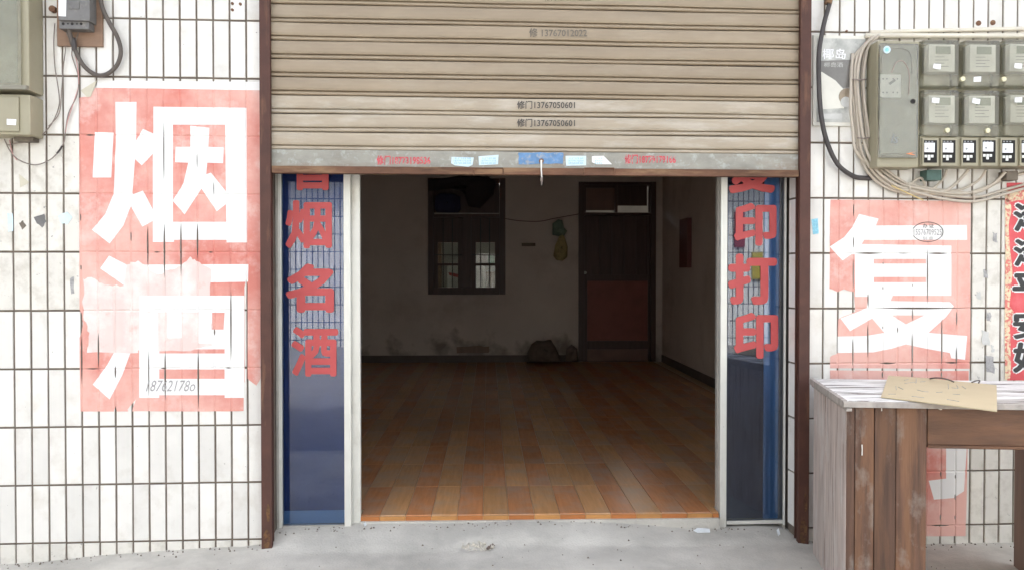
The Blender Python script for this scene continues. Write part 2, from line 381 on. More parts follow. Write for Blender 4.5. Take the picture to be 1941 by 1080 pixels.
for i in range(24): mb.box(-30 + i * 2.5, -30 + i * 2.5 + 2.485, -1.745, -1.605, -.14, -.03, .012)
tag(mb.obj('kerb', 'kerb'), kind='structure')
mb = MB(); rr = random.Random(3)
for i in range(90):
    a = rr.uniform(0, 6.28); d = rr.random() ** .5; x = CH.x + math.cos(a) * d * .075; y = CH.y + math.sin(a) * d * .030 - (x - CH.x) * .1; s_ = rr.uniform(.002, .0065)
    mb.tube([(x - s_, y, gz(x, y)), (x, y + s_ * .3, gz(x, y) + s_ * 1.1), (x + s_, y - s_ * .2, gz(x, y))], [s_ * .4, s_, s_ * .3], 5)
ch = MB()
for q in range(5): w_ = atz(926 + q * 4, 1040 - q * 2.2, .0); ch.tube([w_ + Vector((-.008, 0, .001)), w_ + Vector((0, .002, .007)), w_ + Vector((.009, .001, .001))], [.004, .0095, .004], 6)
tag(ch.obj('loose_clod', 'heap_brown'), 'dark crumbly clod at the right end of the pavement chip', 'clod')
tag(mb.obj('gravel', 'rubble'), 'pale crumbs of broken concrete in the pavement chip', 'gravel', kind='stuff')

mb = MB(); rr = random.Random(8)
for i in range(420):
    x = rr.uniform(-2.4, 2.6); y = (-.004 - abs(rr.gauss(0, .03))) if i < 240 else rr.uniform(-.9, .08)
    if OPL < x < OPR and i < 240: y += .105
    s_ = rr.uniform(.0012, .0042); z = gz(x, y)
    mb.tube([(x - s_, y, z), (x, y + s_ * .3, z + s_ * .9), (x + s_, y - s_ * .2, z)], [s_ * .4, s_, s_ * .3], 5)
tag(mb.obj('grit', 'mortar'), 'fine dark grit scattered along the foot of the walls', 'grit', kind='stuff')

# ------------------------------------------------------------------ setting: shell of the shop room (askew by ROOM)
def sbox(name, mat, x0, x1, y0, y1, z0, z1, room=True): return tag(MB().box(x0, x1, y0, y1, z0, z1).obj(name, mat, room=room), kind='structure')
wx0, wz0 = rp(811, 557, YB).x, rp(811, 557, YB).z; wx1, wz1 = rp(957, 338, YB).x, rp(957, 338, YB).z
dx0, dx1 = rp(1098, 685, YB).x, rp(1242, 685, YB).x; dz1 = rp(1170, 345, YB).z
TH = .2
mb = MB()
for (a, b, z0, z1) in ((XL - .3, wx0, -.1, 3.3), (wx0, wx1, -.1, wz0), (wx0, wx1, wz1, 3.3), (wx1, dx0, -.1, 3.3), (dx0, dx1, dz1, 3.3), (dx1, XR + .3, -.1, 3.3)):
    mb.box(a, b, YB, YB + TH, z0, z1)
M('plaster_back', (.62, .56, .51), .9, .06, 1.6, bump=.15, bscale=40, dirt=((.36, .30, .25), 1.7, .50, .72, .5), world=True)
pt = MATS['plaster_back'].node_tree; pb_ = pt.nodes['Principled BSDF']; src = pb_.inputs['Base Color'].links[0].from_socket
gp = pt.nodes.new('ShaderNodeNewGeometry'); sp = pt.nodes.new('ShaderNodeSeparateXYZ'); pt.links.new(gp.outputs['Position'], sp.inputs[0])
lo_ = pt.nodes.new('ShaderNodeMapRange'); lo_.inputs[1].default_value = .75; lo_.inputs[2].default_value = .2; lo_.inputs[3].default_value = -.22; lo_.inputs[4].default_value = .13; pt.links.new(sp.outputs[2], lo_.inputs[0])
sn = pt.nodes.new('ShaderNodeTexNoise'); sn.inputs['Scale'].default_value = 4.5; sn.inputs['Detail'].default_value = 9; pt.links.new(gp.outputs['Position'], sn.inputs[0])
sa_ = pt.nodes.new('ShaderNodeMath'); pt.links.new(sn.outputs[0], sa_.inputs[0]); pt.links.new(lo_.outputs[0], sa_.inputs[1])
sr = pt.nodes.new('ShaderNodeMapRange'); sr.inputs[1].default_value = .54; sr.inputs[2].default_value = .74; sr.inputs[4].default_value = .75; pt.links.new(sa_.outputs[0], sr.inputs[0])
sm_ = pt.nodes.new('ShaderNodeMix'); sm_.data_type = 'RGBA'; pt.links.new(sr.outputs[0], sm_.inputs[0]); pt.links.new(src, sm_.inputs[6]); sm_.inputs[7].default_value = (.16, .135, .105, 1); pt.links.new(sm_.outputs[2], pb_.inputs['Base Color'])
wall_back = tag(mb.obj('wall_back', 'plaster_back', room=True), kind='structure')
wall_right = sbox('wall_right', 'plaster_in', XR, XR + .2, .24, YB - .002, -.1, 3.1)
sbox('wall_left', 'plaster_in', XL - .2, XL, .24, YB - .002, -.1, 3.1)
sbox('ceiling', 'ceiling_in', XL - .3, XR + .3, .26, YB + .3, 3.1, 3.28)
tag(MB().box(-12, 12, -.5, 9.6, 3.302, 3.5).obj('roof', 'roof_slab'), kind='structure')  # unseen; eave and reach over the yard sized to shade wall and yard
tag(MB().box(OPL + .001, OPR - .001, .0305, .24, OPZ, 3.3).obj('wall_front', 'plaster_in'), kind='structure')
tag(MB().box(-12, 12, -.35, 6.8, 3.502, 6.6).obj('upper_shade_block', 'roof_slab'), kind='structure')  # unseen block added to throw the building's shadow further over the street
# skirting round the room
sk = MB(); sk.box(XL, dx0 - .02, YB - .012, YB, FZ, FZ + .09); 
tag(sk.obj('skirting_back', 'skirting', room=True), kind='structure')
tag(MB().box(XR - .012, XR, .3, YB - .014, FZ, FZ + .09).obj('skirting_right', 'skirting', room=True), kind='structure')

# floor of printed strip tiles: every strip its own piece near the door
FX0, FX1 = rp(684, 980, .14).x, rp(1361, 980, .14).x       # the floor comes forward only between the door leaves
fl = tag(MB().box(XL, XR, .235, YB + TH, -.1, FZ - .004).box(FX0, FX1, .135, .2349, -.1, FZ - .004).obj('floor', 'grout', room=True), kind='structure')
SW, SL = .1185, .474
xo = rp(721, 975, .15).x                                    # a seam between two strips
c0 = int(math.floor((XL - xo) / SW)) + 1; c1 = int((XR - xo) / SW)
def strip_mesh(mat):
    w, l, t_ = SW - .0025, SL - .003, .004
    me = bpy.data.meshes.new('plank'); b = .0015
    v = [(-w / 2, -l / 2, -t_), (w / 2, -l / 2, -t_), (w / 2, l / 2, -t_), (-w / 2, l / 2, -t_), (-w / 2, -l / 2, -b), (w / 2, -l / 2, -b), (w / 2, l / 2, -b), (-w / 2, l / 2, -b),
         (-w / 2 + b, -l / 2 + b, 0), (w / 2 - b, -l / 2 + b, 0), (w / 2 - b, l / 2 - b, 0), (-w / 2 + b, l / 2 - b, 0)]
    me.from_pydata(v, [], [(0, 1, 5, 4), (1, 2, 6, 5), (2, 3, 7, 6), (3, 0, 4, 7), (4, 5, 9, 8), (5, 6, 10, 9), (6, 7, 11, 10), (7, 4, 8, 11), (8, 9, 10, 11)])
    me.materials.append(MATS[mat]); return me
sm = [strip_mesh('floor_a'), strip_mesh('floor_b')]
rest = [MB(), MB()]; y0f = .137; npl = 0
for r_ in range(int((YB - y0f) / SL) + 1):
    for c in range(c0 - 1, c1 + 1):
        x = xo + (c + .5) * SW; y = y0f + (r_ + .5) * SL
        if x - SW / 2 < XL or x + SW / 2 > XR or y + SL / 2 > YB + .1: continue
        rr = random.Random(c * 31 + r_ * 7)
        kind_ = 'babaabab'[c % 8] == 'b'; kind_ = int(kind_ != (random.Random((c // 4) * 31 + r_ * 7).random() < .05))
        wpt = ROT @ Vector((x, y, FZ)); d = RC.transposed() @ (wpt - CAM); px = W / 2 + F * d.x / -d.z
        if r_ == 0 and (x - SW / 2 < FX0 or x + SW / 2 > FX1):
            w, l = SW - .0025, SL - .003; rest[kind_].box(x - w / 2, x + w / 2, .236, y + l / 2, FZ - .0035, FZ)
            a_, b_ = max(x - w / 2, FX0), min(x + w / 2, FX1)
            if b_ - a_ > .01: rest[kind_].box(a_, b_, y - l / 2, .2355, FZ - .0035, FZ)
        elif r_ < 9 and 640 < px < 1400:
            o = bpy.data.objects.new('plank', sm[kind_]); o.location = wpt + Vector((0, 0, rr.uniform(-.0004, .0004))); o.rotation_euler = (rr.uniform(-.002, .002), rr.uniform(-.003, .003), R(-ROOM)); link(o, fl); npl += 1
        else:
            w, l = SW - .0025, SL - .003; rest[kind_].box(x - w / 2, x + w / 2, y - l / 2, min(y + l / 2, YB), FZ - .0035, FZ)
for k in (0, 1): rest[k].obj('plank_field', ('floor_a', 'floor_b')[k], fl, room=True, kind='stuff')
# tile riser and cement nosing along the front edge
for c in range(c0 - 1, c1 + 1):
    x0 = xo + c * SW
    if x0 + SW < FX0 or x0 > FX1: continue
    MB().box(max(x0 + .001, FX0), min(x0 + SW - .001, FX1), .128, .1345, FZ - .03, FZ - .0035).obj('riser_tile', 'riser_a' if c % 4 not in (0, 2) else 'riser_b', fl, room=True)
MB().box(FX0, FX1, .112, .127, -.03, FZ - .022).obj('cement_nosing', 'concrete', fl, room=True)

# ------------------------------------------------------------------ tiled walls either side of the shop opening
TP, TV = .07, .25
tw, tv_, tt = TP - .0082, TV - .0085, .010
def tile_mesh(w, h, mat):
    b = .0018; me = bpy.data.meshes.new('tile'); w /= 2; h /= 2
    v = [(-w, tt, -h), (w, tt, -h), (w, tt, h), (-w, tt, h), (-w, b, -h), (w, b, -h), (w, b, h), (-w, b, h), (-w + b, 0, -h + b), (w - b, 0, -h + b), (w - b, 0, h - b), (-w + b, 0, h - b)]
    me.from_pydata(v, [], [(0, 1, 5, 4), (1, 2, 6, 5), (2, 3, 7, 6), (3, 0, 4, 7), (4, 5, 9, 8), (5, 6, 10, 9), (6, 7, 11, 10), (7, 4, 8, 11), (8, 9, 10, 11)])
    me.materials.append(MATS[mat]); return me
JZ = at(250, 478, 0).z                                     # a level joint
def tiled_wall(xa, xb, xj, label, dusty):
    root = MB().box(xa, xb, .0065, .24, -.25, 3.3).obj('tiled_wall', 'mortar'); tag(root, label, 'wall', 'tiled piers beside the shutter')
    cache = {}; far = MB()
    k0 = int(math.floor((xa - xj) / TP)); k1 = int(math.ceil((xb - xj) / TP))
    for k in range(k0, k1):
        a = max(xj + k * TP, xa - .003); b = min(xj + (k + 1) * TP, xb + .003)
        if b - a < .012: continue
        for r_ in range(-7, 9):
            z = JZ + (r_ + .5) * TV; x = (a + b) / 2; rr = random.Random(k * 97 + r_ * 13 + 5)
            d = RC.transposed() @ (Vector((x, 0, z)) - CAM); px = W / 2 + F * d.x / -d.z; py = H / 2 - F * d.y / -d.z
            w = (b - a) - (TP - tw)
            if -40 < px < W + 40 and -130 < py < 1125:
                dz = dusty(px, py)
                key = (round(w, 4), dz)
                if key not in cache: cache[key] = tile_mesh(w, tv_, 'tile_dusty' if dz else 'tile')
                o = bpy.data.objects.new('tile', cache[key]); o.location = (x + rr.uniform(-.0006, .0006), rr.uniform(-.0004, .0006), z + rr.uniform(-.0006, .0006))
                o.rotation_euler = (rr.uniform(-.003, .003), rr.uniform(-.003, .003), rr.uniform(-.010, .010)); link(o, root)
            elif -.3 < z < 3.3:
                far.box(x - w / 2, x + w / 2, 0, tt, z - tv_ / 2, z + tv_ / 2)
    far.obj('tile_field', 'tile', root, kind='stuff')
    return root
wl = tiled_wall(-8.0, OPL, at(313, 700, 0).x, 'white strip-tiled wall left of the roller shutter', lambda x, y: (x < 160 and 270 < y < 570) or y > 1030)
wr = tiled_wall(OPR, 8.0, at(1731.8, 300, 0).x, 'white strip-tiled wall right of the roller shutter', lambda x, y: (x > 1850 and y > 360) or y > 985)
# tiled return of the right reveal
rv = MB().box(OPR - .006, OPR - .0005, .004, .085, -.1, OPZ).obj('reveal_mortar', 'mortar', wr)
for r_ in range(-5, 6):
    z = JZ + (r_ + .5) * TV
    if z + TV / 2 > OPZ: continue
    MB().box(OPR - .015, OPR - .006, .008, .080, z - tv_ / 2, z + tv_ / 2, .0015).obj('tile', 'tile', wr)
# scraps and stains left on the left wall
def scrap(poly, mat, par, Y=-.0012, seed=1, a=1.2): return flat('paper_scrap', jig(poly, a, 3, seed), Y, mat, par)
scrap([(14, 404), (24, 405), (25, 438), (16, 440)], 'sticker', wl, seed=2)
scrap([(64, 412), (84, 406), (88, 420), (80, 432), (70, 424)], 'breaker_grey', wl, seed=3)
scrap([(110, 410), (128, 402), (137, 412), (128, 426), (114, 422)], 'sticker', wl, seed=4)
scrap([(36, 330), (56, 346), (38, 356)], 'poster_back', wl, seed=5, a=.6)
scrap([(36, 423), (44, 418), (50, 428), (42, 436)], 'mould', wl, seed=6)
scrap([(133, 528), (140, 524), (141, 556), (135, 558)], 'ink_pencil', wl, seed=7)
for i, (x, y) in enumerate(((441, 8), (441, 20), (456, 9))): MB().disc(at(x, y, .001), .006, (0, -1, 0), .008, 9).obj('rusty_plug', 'rust', wl)
for i, (x, y) in enumerate(((1854, 45), (1881, 44), (1604, 60))): MB().disc(at(x, y, .001), .012 if i < 2 else .005, (0, -1, 0), .006, 9).obj('rusty_plug', 'rust', wr)
flat('blue_sticker', [(1538, 416), (1550, 414), (1552, 443), (1541, 445)], -.0012, 'sticker_blue', wr)
for k in range(4): text_on('sticker_print', '办证', (1541, 417 + k * 7, 1550, 422 + k * 7), -.0023, 'sticker_print', wr)
for i, (x, y, s_) in enumerate(((1868, 640, 15), (1876, 690, 18), (1868, 520, 9), (1855, 560, 8), (1886, 450, 10), (1874, 600, 9), (1881, 660, 7))):
    rr = random.Random(i); scrap([(x - s_ * .5, y - s_), (x + s_ * .4, y - s_ * .8), (x + s_ * .5, y + s_), (x - s_ * .4, y + s_ * .7)], 'ink_pencil' if i % 3 else 'notice_paper', wr, seed=i + 20, a=2)

# ------------------------------------------------------------------ roller shutter
sh = empty('roller_shutter', (.2, -.02, 1.6)); tag(sh, 'half-raised tan steel roller shutter with phone numbers stencilled on it', 'shutter')
SY = -.02
sx0 = at(509, 200, SY).x; sx1 = at(1521, 200, SY).x
bz1 = at(1000, 288, SY).z; PIT = .0785
prof = [(.015, .0), (.001, .0014), (-.0025, .005), (-.0028, .010), (.001, .0142), (.012, .0165), (.011, .0188), (-.0005, .0215), (-.0035, .030), (-.0045, .045), (-.0035, .062), (.0, .0742), (.014, .0785)]
def slat(z0, mat, seed):
    rr = random.Random(seed); n = 26; v = []; f = []
    ph = [rr.uniform(0, 6.28) for _ in range(4)]
    for i in range(n + 1):
        x = sx0 + (sx1 - sx0) * i / n
        wob = .0016 * math.sin(i * .55 + ph[0]) + .0012 * math.sin(i * 1.3 + ph[1]); wz = .0009 * math.sin(i * .4 + ph[2])
        for (y, z) in prof: v.append((x, SY + y + wob, z0 + z + wz))
    k = len(prof)
    for i in range(n):
        for j in range(k - 1): f.append((i * k + j, (i + 1) * k + j, (i + 1) * k + j + 1, i * k + j + 1))
    return obj('slat', v, f, mat, sh, smooth=False)
slats = []
for i in range(17): slats.append(slat(bz1 + i * PIT, 'slat_dusty' if i < 3 else 'slat', i))
def slat_of(py): return slats[max(0, min(16, int((at(1000, py, SY).z - bz1) / PIT)))]
for s_, b, mt in (('修门13767050601', (980, 191.5, 1090, 207), 'ink'), ('修门13767050601', (980, 225.5, 1090, 241), 'ink'), ('修 13767012022', (1003, 54, 1113, 71), 'ink_faint'), ('修门13767012022', (1032, -13, 1120, 2.5), 'ink_faint')):
    text_on('stencilled_number', s_, b, SY - .0078, mt, slat_of((b[1] + b[3]) / 2), .012)
# bottom bar with rusty lip
by0 = at(1000, 318, SY).z; by1 = at(1000, 331.5, SY - .026).z
bar = MB().box(sx0 + .002, sx1 - .002, SY - .006, SY + .02, by0 - .004, bz1 - .001, .003).obj('bottom_bar', 'zinc', sh)
MB().box(at(515, 325, -.045).x, at(1514, 325, -.045).x, SY - .026, SY + .012, by1, by0 - .0045, .002).obj('lip', 'rust', bar)
BY = SY - .0072
text_on('stencilled_number', '修门18773198536', (714, 295, 816, 313), BY, 'red_ink', bar, .025)
text_on('stencilled_number', '修门18779179166', (1184, 293, 1281, 311), BY, 'red_ink', bar, .025)
flat('blue_patch', jig([(983, 290), (1067, 290), (1067, 311), (983, 312)], 1.2, 6, 3), BY, 'blue_ink', bar)
stk = [([(856, 298), (898, 299), (896, 313), (888, 317), (862, 314), (855, 310)], 'sticker'), ([(907, 297), (945, 294), (944, 312), (908, 314)], 'sticker'), ([(1072, 296), (1111, 296), (1111, 314), (1073, 315)], 'sticker'), ([(1122, 297), (1144, 296), (1160, 312), (1131, 312), (1122, 308)], 'white_sticker')]
for i, (p, mt) in enumerate(stk):
    s_ = flat('sticker', p, BY, mt, bar)
    x0 = min(q[0] for q in p); x1 = max(q[0] for q in p)
    for k, tx in enumerate(('上门开锁', '18779175319', '修锁换锁')):
        text_on('sticker_print', tx, (x0 + 5, 299 + k * 4.6, x1 - (18 if i == 3 else 5), 302.4 + k * 4.6), BY - .0009, 'sticker_print', bar)
for (a, b) in ((898, 954), (1107, 1165)):
    MB().tube([at(a, 333, SY - .029), at(a, 322, SY - .029), at(a + 1, 319, SY - .029), at(b - 1, 319, SY - .029), at(b, 322, SY - .029), at(b, 333, SY - .029)], .0025, 6).obj('handle', 'rust', bar)
MB().disc(at(1026, 306, SY - .004), .011, (0, -1, 0), .010, 12).obj('lock_boss', 'rust', bar)
MB().tube([at(1026, 304, SY - .03), at(1026, 322, SY - .036), at(1027, 338, SY - .034)], [.004, .003, .003], 8).obj('pull_rod', 'paint_drip', bar)
MB().tube([at(1026.5, 337, SY - .034), at(1026, 341, SY - .034), at(1027, 344, SY - .034), at(1026.5, 352, SY - .034)], [.0045, .006, .004, .002], 8).obj('rod_end', 'wire_grey', bar)
# guide rails
for (a, b, yb) in ((493.5, 514, 1043), (1515, 1535.5, 1021)):
    X0 = at(a, 600, -.05).x; X1 = at(b, 600, -.05).x; zb = gz((X0 + X1) / 2, -.03) - .02
    mb = MB().box(X0, X1, -.05, -.035, zb, 3.25, .003)
    ins = (X1 - .004, X1) if a < 900 else (X0, X0 + .004)
    out_ = (X0, X0 + .004) if a < 900 else (X1 - .004, X1)
    mb.box(ins[0], ins[1], -.0345, -.030, zb, 3.25); mb.box(out_[0], out_[1], -.0345, .0065, zb, 3.25); mb.box(X0 + .004, X1 - .004, -.004, .0045, zb, 3.25)
    gr = mb.obj('guide_rail', 'post_paint', sh)
    rs = MB()
    for k, (z0, z1, w0, w1) in enumerate(((zb + .005, .10, .1, .9), (.12, .21, .45, .85))):
        P = []
        n = 14
        for q in range(n):
            an = 6.283 * q / n; x = X0 + (X1 - X0) * ((w0 + w1) / 2 + (w1 - w0) / 2 * math.cos(an) * random.uniform(.7, 1)); z = (z0 + z1) / 2 + (z1 - z0) / 2 * math.sin(an) * random.uniform(.8, 1)
            P.append((x, -.0504, z))
        rs.add(P, [tuple(range(n))])
    rs.obj('rust_patch', 'post_rust', gr)

# ------------------------------------------------------------------ sliding glass doors
DY = .105
def pxbox(mb, x0, x1, y0, y1, z0, z1, b=.002): return mb.box(at(x0, 700, y0).x, at(x1, 700, y0).x, y0, y1, z0, z1, b)
DT = OPZ - .005
def bot(px, py, Y): return at(px, py, Y).z
def bold_char(name, s_, b, Y, mat, par, sh_):
    """a heavy cut-out character: the light glyph thickened all round"""
    v, f = text_mesh(s_, 0.0); V0 = []; F0 = []
    a0 = min(p.x for p in v); a1 = max(p.x for p in v); b0 = min(p.y for p in v); b1 = max(p.y for p in v)
    of = [(0, 0)] + [(sh_ * r_ * math.cos(k * math.pi / 4), sh_ * r_ * math.sin(k * math.pi / 4)) for r_ in (.55, 1) for k in range(8)]
    for k, (ox, oy) in enumerate(of):
        n = len(V0)
        for p in v: V0.append(at(b[0] + (p.x + ox - a0 + sh_) / (a1 - a0 + 2 * sh_) * (b[2] - b[0]), b[3] - (p.y + oy - b0 + sh_) / (b1 - b0 + 2 * sh_) * (b[3] - b[1]), Y - .00006 * k))
        F0 += [tuple(n + i for i in q) for q in f]
    return obj(name, V0, F0, mat, par)
def red_char(s_, b, par): return bold_char('red_character', s_, b, DY + .0112, 'letter_red', par, .030 if s_ in '烟酒香' else .040)
# left leaf
zl = bot(600, 1002, DY)
dl = empty('sliding_door', (at(600, 900, DY).x, DY, zl)); tag(dl, 'blue glass sliding door leaf lettered in red at the left of the doorway', 'door', 'sliding glass doors')
MB().box(OPL + .001, at(534, 700, DY).x, DY, DY + .06, gz(OPL + .1, DY) - .02, DT, .003).obj('jamb', 'aluminium', dl)
MB().box(at(523, 700, DY - .012).x, at(527, 700, DY - .012).x, DY - .012, DY - .0005, .02, DT, .001).obj('jamb_bead', 'alu_dull', dl)
mb = MB(); pxbox(mb, 652, 665, DY, DY + .03, .015, DT, .003); mb.obj('stile', 'aluminium', dl)
mb = MB(); pxbox(mb, 664.5, 683, DY + .035, DY + .065, .03, DT, .003); mb.obj('stile', 'aluminium', dl)
mb = MB(); pxbox(mb, 534.3, 651.7, DY + .004, DY + .028, zl, zl + .016, .002); mb.obj('bottom_rail', 'alu_dull', dl)
gx0, gx1 = at(534.2, 700, DY + .012).x, at(652.4, 700, DY + .012).x
gl = MB().box(gx0, gx1, DY + .012, DY + .017, zl + .0165, DT).obj('glass_pane', 'glass', dl)
MB().box(gx0, gx1 - .002, DY + .036, DY + .04, zl + .0165, DT).obj('blue_film', 'blue_film', dl)
MB().box(gx0 + .001, gx1 - .003, DY + .0305, DY + .0355, zl + .017, zl + .075).obj('kick_strip', 'blue_bright', dl)
for s_, b in (('香', (547, 268, 637, 361)), ('烟', (541, 380, 629, 471)), ('名', (541, 500, 633, 592)), ('酒', (552, 619, 641, 713))):
    red_char(s_, b, dl)
# right leaf
zr = bot(1430, 993, DY)
dr = empty('sliding_door', (at(1430, 900, DY).x, DY, zr)); tag(dr, 'dark glass sliding door leaf lettered in red at the right of the doorway', 'door', 'sliding glass doors')
MB().box(at(1486, 700, DY).x, OPR - .016, DY, DY + .06, gz(OPR - .1, DY) - .02, DT, .003).obj('jamb', 'alu_dull', dr)
mb = MB(); pxbox(mb, 1486.3, 1489.5, DY - .010, DY - .0005, .02, DT, .001); mb.obj('jamb_bead', 'aluminium', dr)
mb = MB(); pxbox(mb, 1365.5, 1378, DY, DY + .03, .01, DT, .003); mb.obj('stile', 'aluminium', dr)
mb = MB(); pxbox(mb, 1359.5, 1372, DY + .035, DY + .065, .03, DT, .003); mb.obj('stile', 'alu_dull', dr)
mb = MB(); pxbox(mb, 1378.3, 1485.7, DY + .004, DY + .028, zr, zr + .016, .002); mb.obj('bottom_rail', 'aluminium', dr)
gx0, gx1 = at(1377.8, 700, DY + .012).x, at(1486.4, 700, DY + .012).x
MB().box(gx0, gx1, DY + .012, DY + .017, zr + .0165, DT).obj('glass_pane', 'glass', dr)
MB().box(gx0, at(1447, 700, DY + .04).x, DY + .040, DY + .044, zr + .0165, DT).obj('dark_room_sheet', 'navy', dr)  # navy sheet: the dark of the room behind is put into its colour
MB().box(at(1447, 700, DY + .036).x, at(1474, 700, DY + .036).x, DY + .030, DY + .038, zr + .0165, DT, .001).obj('blue_batten', 'blue_bright', dr)
MB().box(at(1472, 700, DY + .06).x, gx1 + .03, DY + .061, DY + .065, zr + .0165, DT).obj('blue_film', 'blue_film', dr)
for s_, b in (('复', (1381, 268, 1470, 367)), ('印', (1391, 385, 1472, 466)), ('打', (1380, 481, 1473, 577)), ('印', (1391, 592, 1475, 679))):
    red_char(s_, b, dr)
tag(MB().box(OPL, OPR - .016, DY + .0, DY + .07, OPZ - .004, OPZ + .05).obj('door_track', 'alu_dull'), 'aluminium head track over the sliding doors behind the shutter', 'track')

# ------------------------------------------------------------------ posters
XJL = at(313, 700, 0).x; XJR = at(1731.8, 300, 0).x
def joints(px0, px1, py0, py1, xj):
    V_ = []; 
    return V_
def poster(name, label, layers, xref, cats, Y=-.0012, group=None, extra_lines=()):
    """layers in photo pixels; returns root and the class -> object map. The sheet sags a little into the tile joints."""
    xs_ = [p[0] for c, q in layers for p in q]; ys_ = [p[1] for c, q in layers for p in q]
    x0, x1, y0, y1 = min(xs_), max(xs_), min(ys_), max(ys_)
    A = at(x0, y0, 0); B = at(x1, y1, 0)
    lines = []; JX = []; JZs = []
    k = math.floor((A.x - xref) / TP)
    while xref + k * TP < B.x: JX.append(xref + k * TP); k += 1
    k = math.floor((B.z - JZ) / TV)
    while JZ + k * TV < A.z + .01: JZs.append(JZ + k * TV); k += 1
    to = lambda p: (lambda q: (q.x, q.z))(at(p[0], p[1], 0))
    L_ = [(c, [to(p) for p in q]) for c, q in layers]
    zs = (B.z - .002, A.z + .002); xr = (A.x - .002, B.x + .002)
    for x in JX:
        for d in (-.006, 0, .006): lines.append([(x + d, zs[0]), (x + d, zs[1])])
    for z in JZs:
        for d in (-.006, 0, .006): lines.append([(xr[0], z + d), (xr[1], z + d)])
    V, T = cdt_layers(L_, lines)
    def dip(p):
        a = min([abs(p[0] - x) for x in JX] + [9]); b = min([abs(p[1] - z) for z in JZs] + [9]); d = min(a, b)
        return .0035 * max(0, 1 - d / .006)
    root = empty(name, (at((x0 + x1) / 2, y1, Y))); tag(root, label, 'poster', group)
    res = {}
    for cl, tr in T.items():
        used = {}; vv = []; ff = []
        for t3 in tr:
            q = []
            for i in t3:
                if i not in used: used[i] = len(vv); p = V[i]; vv.append((p[0], Y + dip(p) - cats[cl][2], p[1]))
                q.append(used[i])
            ff.append(tuple(q))
        res[cl] = obj(cats[cl][0], vv, ff, cats[cl][1], root)
    return root, res
def slit(x, y0, y1, w=1.6):
    X = at(x, (y0 + y1) / 2, 0).x; ref = XJL if x < 900 else XJR; X = ref + round((X - ref) / TP) * TP
    d0 = at(x, (y0 + y1) / 2, 0).x; x += (X - d0) * 1450 / 3.4 if abs(X - d0) < .02 else 0; w = min(w * .85, 1.7)
    m_ = (y0 + y1) / 2; return [(x, y0), (x + w * .8, y0 + (y1 - y0) * .25), (x + w, m_), (x + w * .7, y0 + (y1 - y0) * .8), (x, y1), (x - w * .7, y0 + (y1 - y0) * .75), (x - w, m_), (x - w * .8, y0 + (y1 - y0) * .2)]
def hslit(x0, x1, y, w=1.6):
    Z = at((x0 + x1) / 2, y, 0).z; Zj = JZ + round((Z - JZ) / TV) * TV; y -= (Zj - Z) * 1450 / 3.4 if abs(Zj - Z) < .03 else 0; w = min(w, 1.8)
    return [(x0, y), (x0 + (x1 - x0) * .3, y - w * .8), ((x0 + x1) / 2, y - w), (x1, y), ((x0 + x1) / 2, y + w), (x0 + (x1 - x0) * .3, y + w * .7)]
PC = {'sheet': ('sheet', 'poster_red', 0), 'char': ('white_character', 'poster_white', 0), 'border': ('white_border', 'poster_white', 0), 'pale': ('torn_paper_patch', 'poster_pale', .0003)}
yan = [[(219, 194), (259, 194), (258, 268), (271, 245), (291, 254), (291, 203), (467, 205), (468, 460), (430, 460), (429.5, 455), (330, 455), (330, 459), (290, 459), (290, 419), (270, 430), (248, 391), (234, 428), (208, 462), (174.5, 436), (200, 406), (215, 369), (220, 270)],
       [(180, 251), (215, 252), (211, 337), (176, 337)]]
yan_holes = [[(256, 302), (269, 314), (290, 292), (290, 398), (271, 362), (251, 369), (254, 330)], [(328, 237), (427, 237), (429, 421), (328, 421)]]
yan_da = [(361, 239), (397, 243), (395, 279), (424, 280), (423, 310), (393, 309), (391, 331), (400, 328), (429, 364), (429, 387), (411, 401), (382, 358), (350, 407), (327.5, 381), (348, 348), (357, 309), (332, 308), (333, 279), (361, 279)]
sheet = [(150, 186), (168, 184), (181, 167), (494, 172), (494, 716), (486, 730), (468, 716), (462, 726), (462, 778), (384, 779), (262, 778), (250, 779), (258, 756), (242, 775), (243, 779), (222, 779), (219, 768), (216, 779), (153, 779), (151, 640), (158, 612), (151, 586)]
jiu = [[(254, 502), (471, 501), (470, 534), (400, 535), (375, 536), (375, 560), (463, 560), (463, 753), (426, 753), (426, 748), (302, 748), (302, 753), (264, 753), (264, 560), (318, 560), (318, 536), (254, 534)],
       [(207, 485), (248, 506), (236, 541), (190, 509)], [(200, 565), (236, 590), (222, 618), (185, 590)], [(223, 655), (252, 655), (232, 710), (208, 756), (176, 728), (204, 690)]]
jiu_holes = [[(345, 536), (375, 536), (375, 560), (345, 560)], [(302, 592), (316, 592), (316, 640), (302, 652)], [(345, 592), (375, 592), (375, 650), (340, 650)], [(402, 592), (426, 592), (424, 624), (402, 624)], [(302, 661), (426, 661), (426, 669), (302, 669)], [(302, 699), (426, 699), (426, 717), (302, 717)]]
pale = [[(158, 528), (175, 526), (200, 540), (236, 541), (240, 502), (262, 494), (300, 520), (318, 512), (345, 505), (360, 487), (372, 495), (400, 510), (400, 598), (402, 655), (362, 664), (264, 662), (262, 668), (165, 668), (170, 630), (158, 600)]]
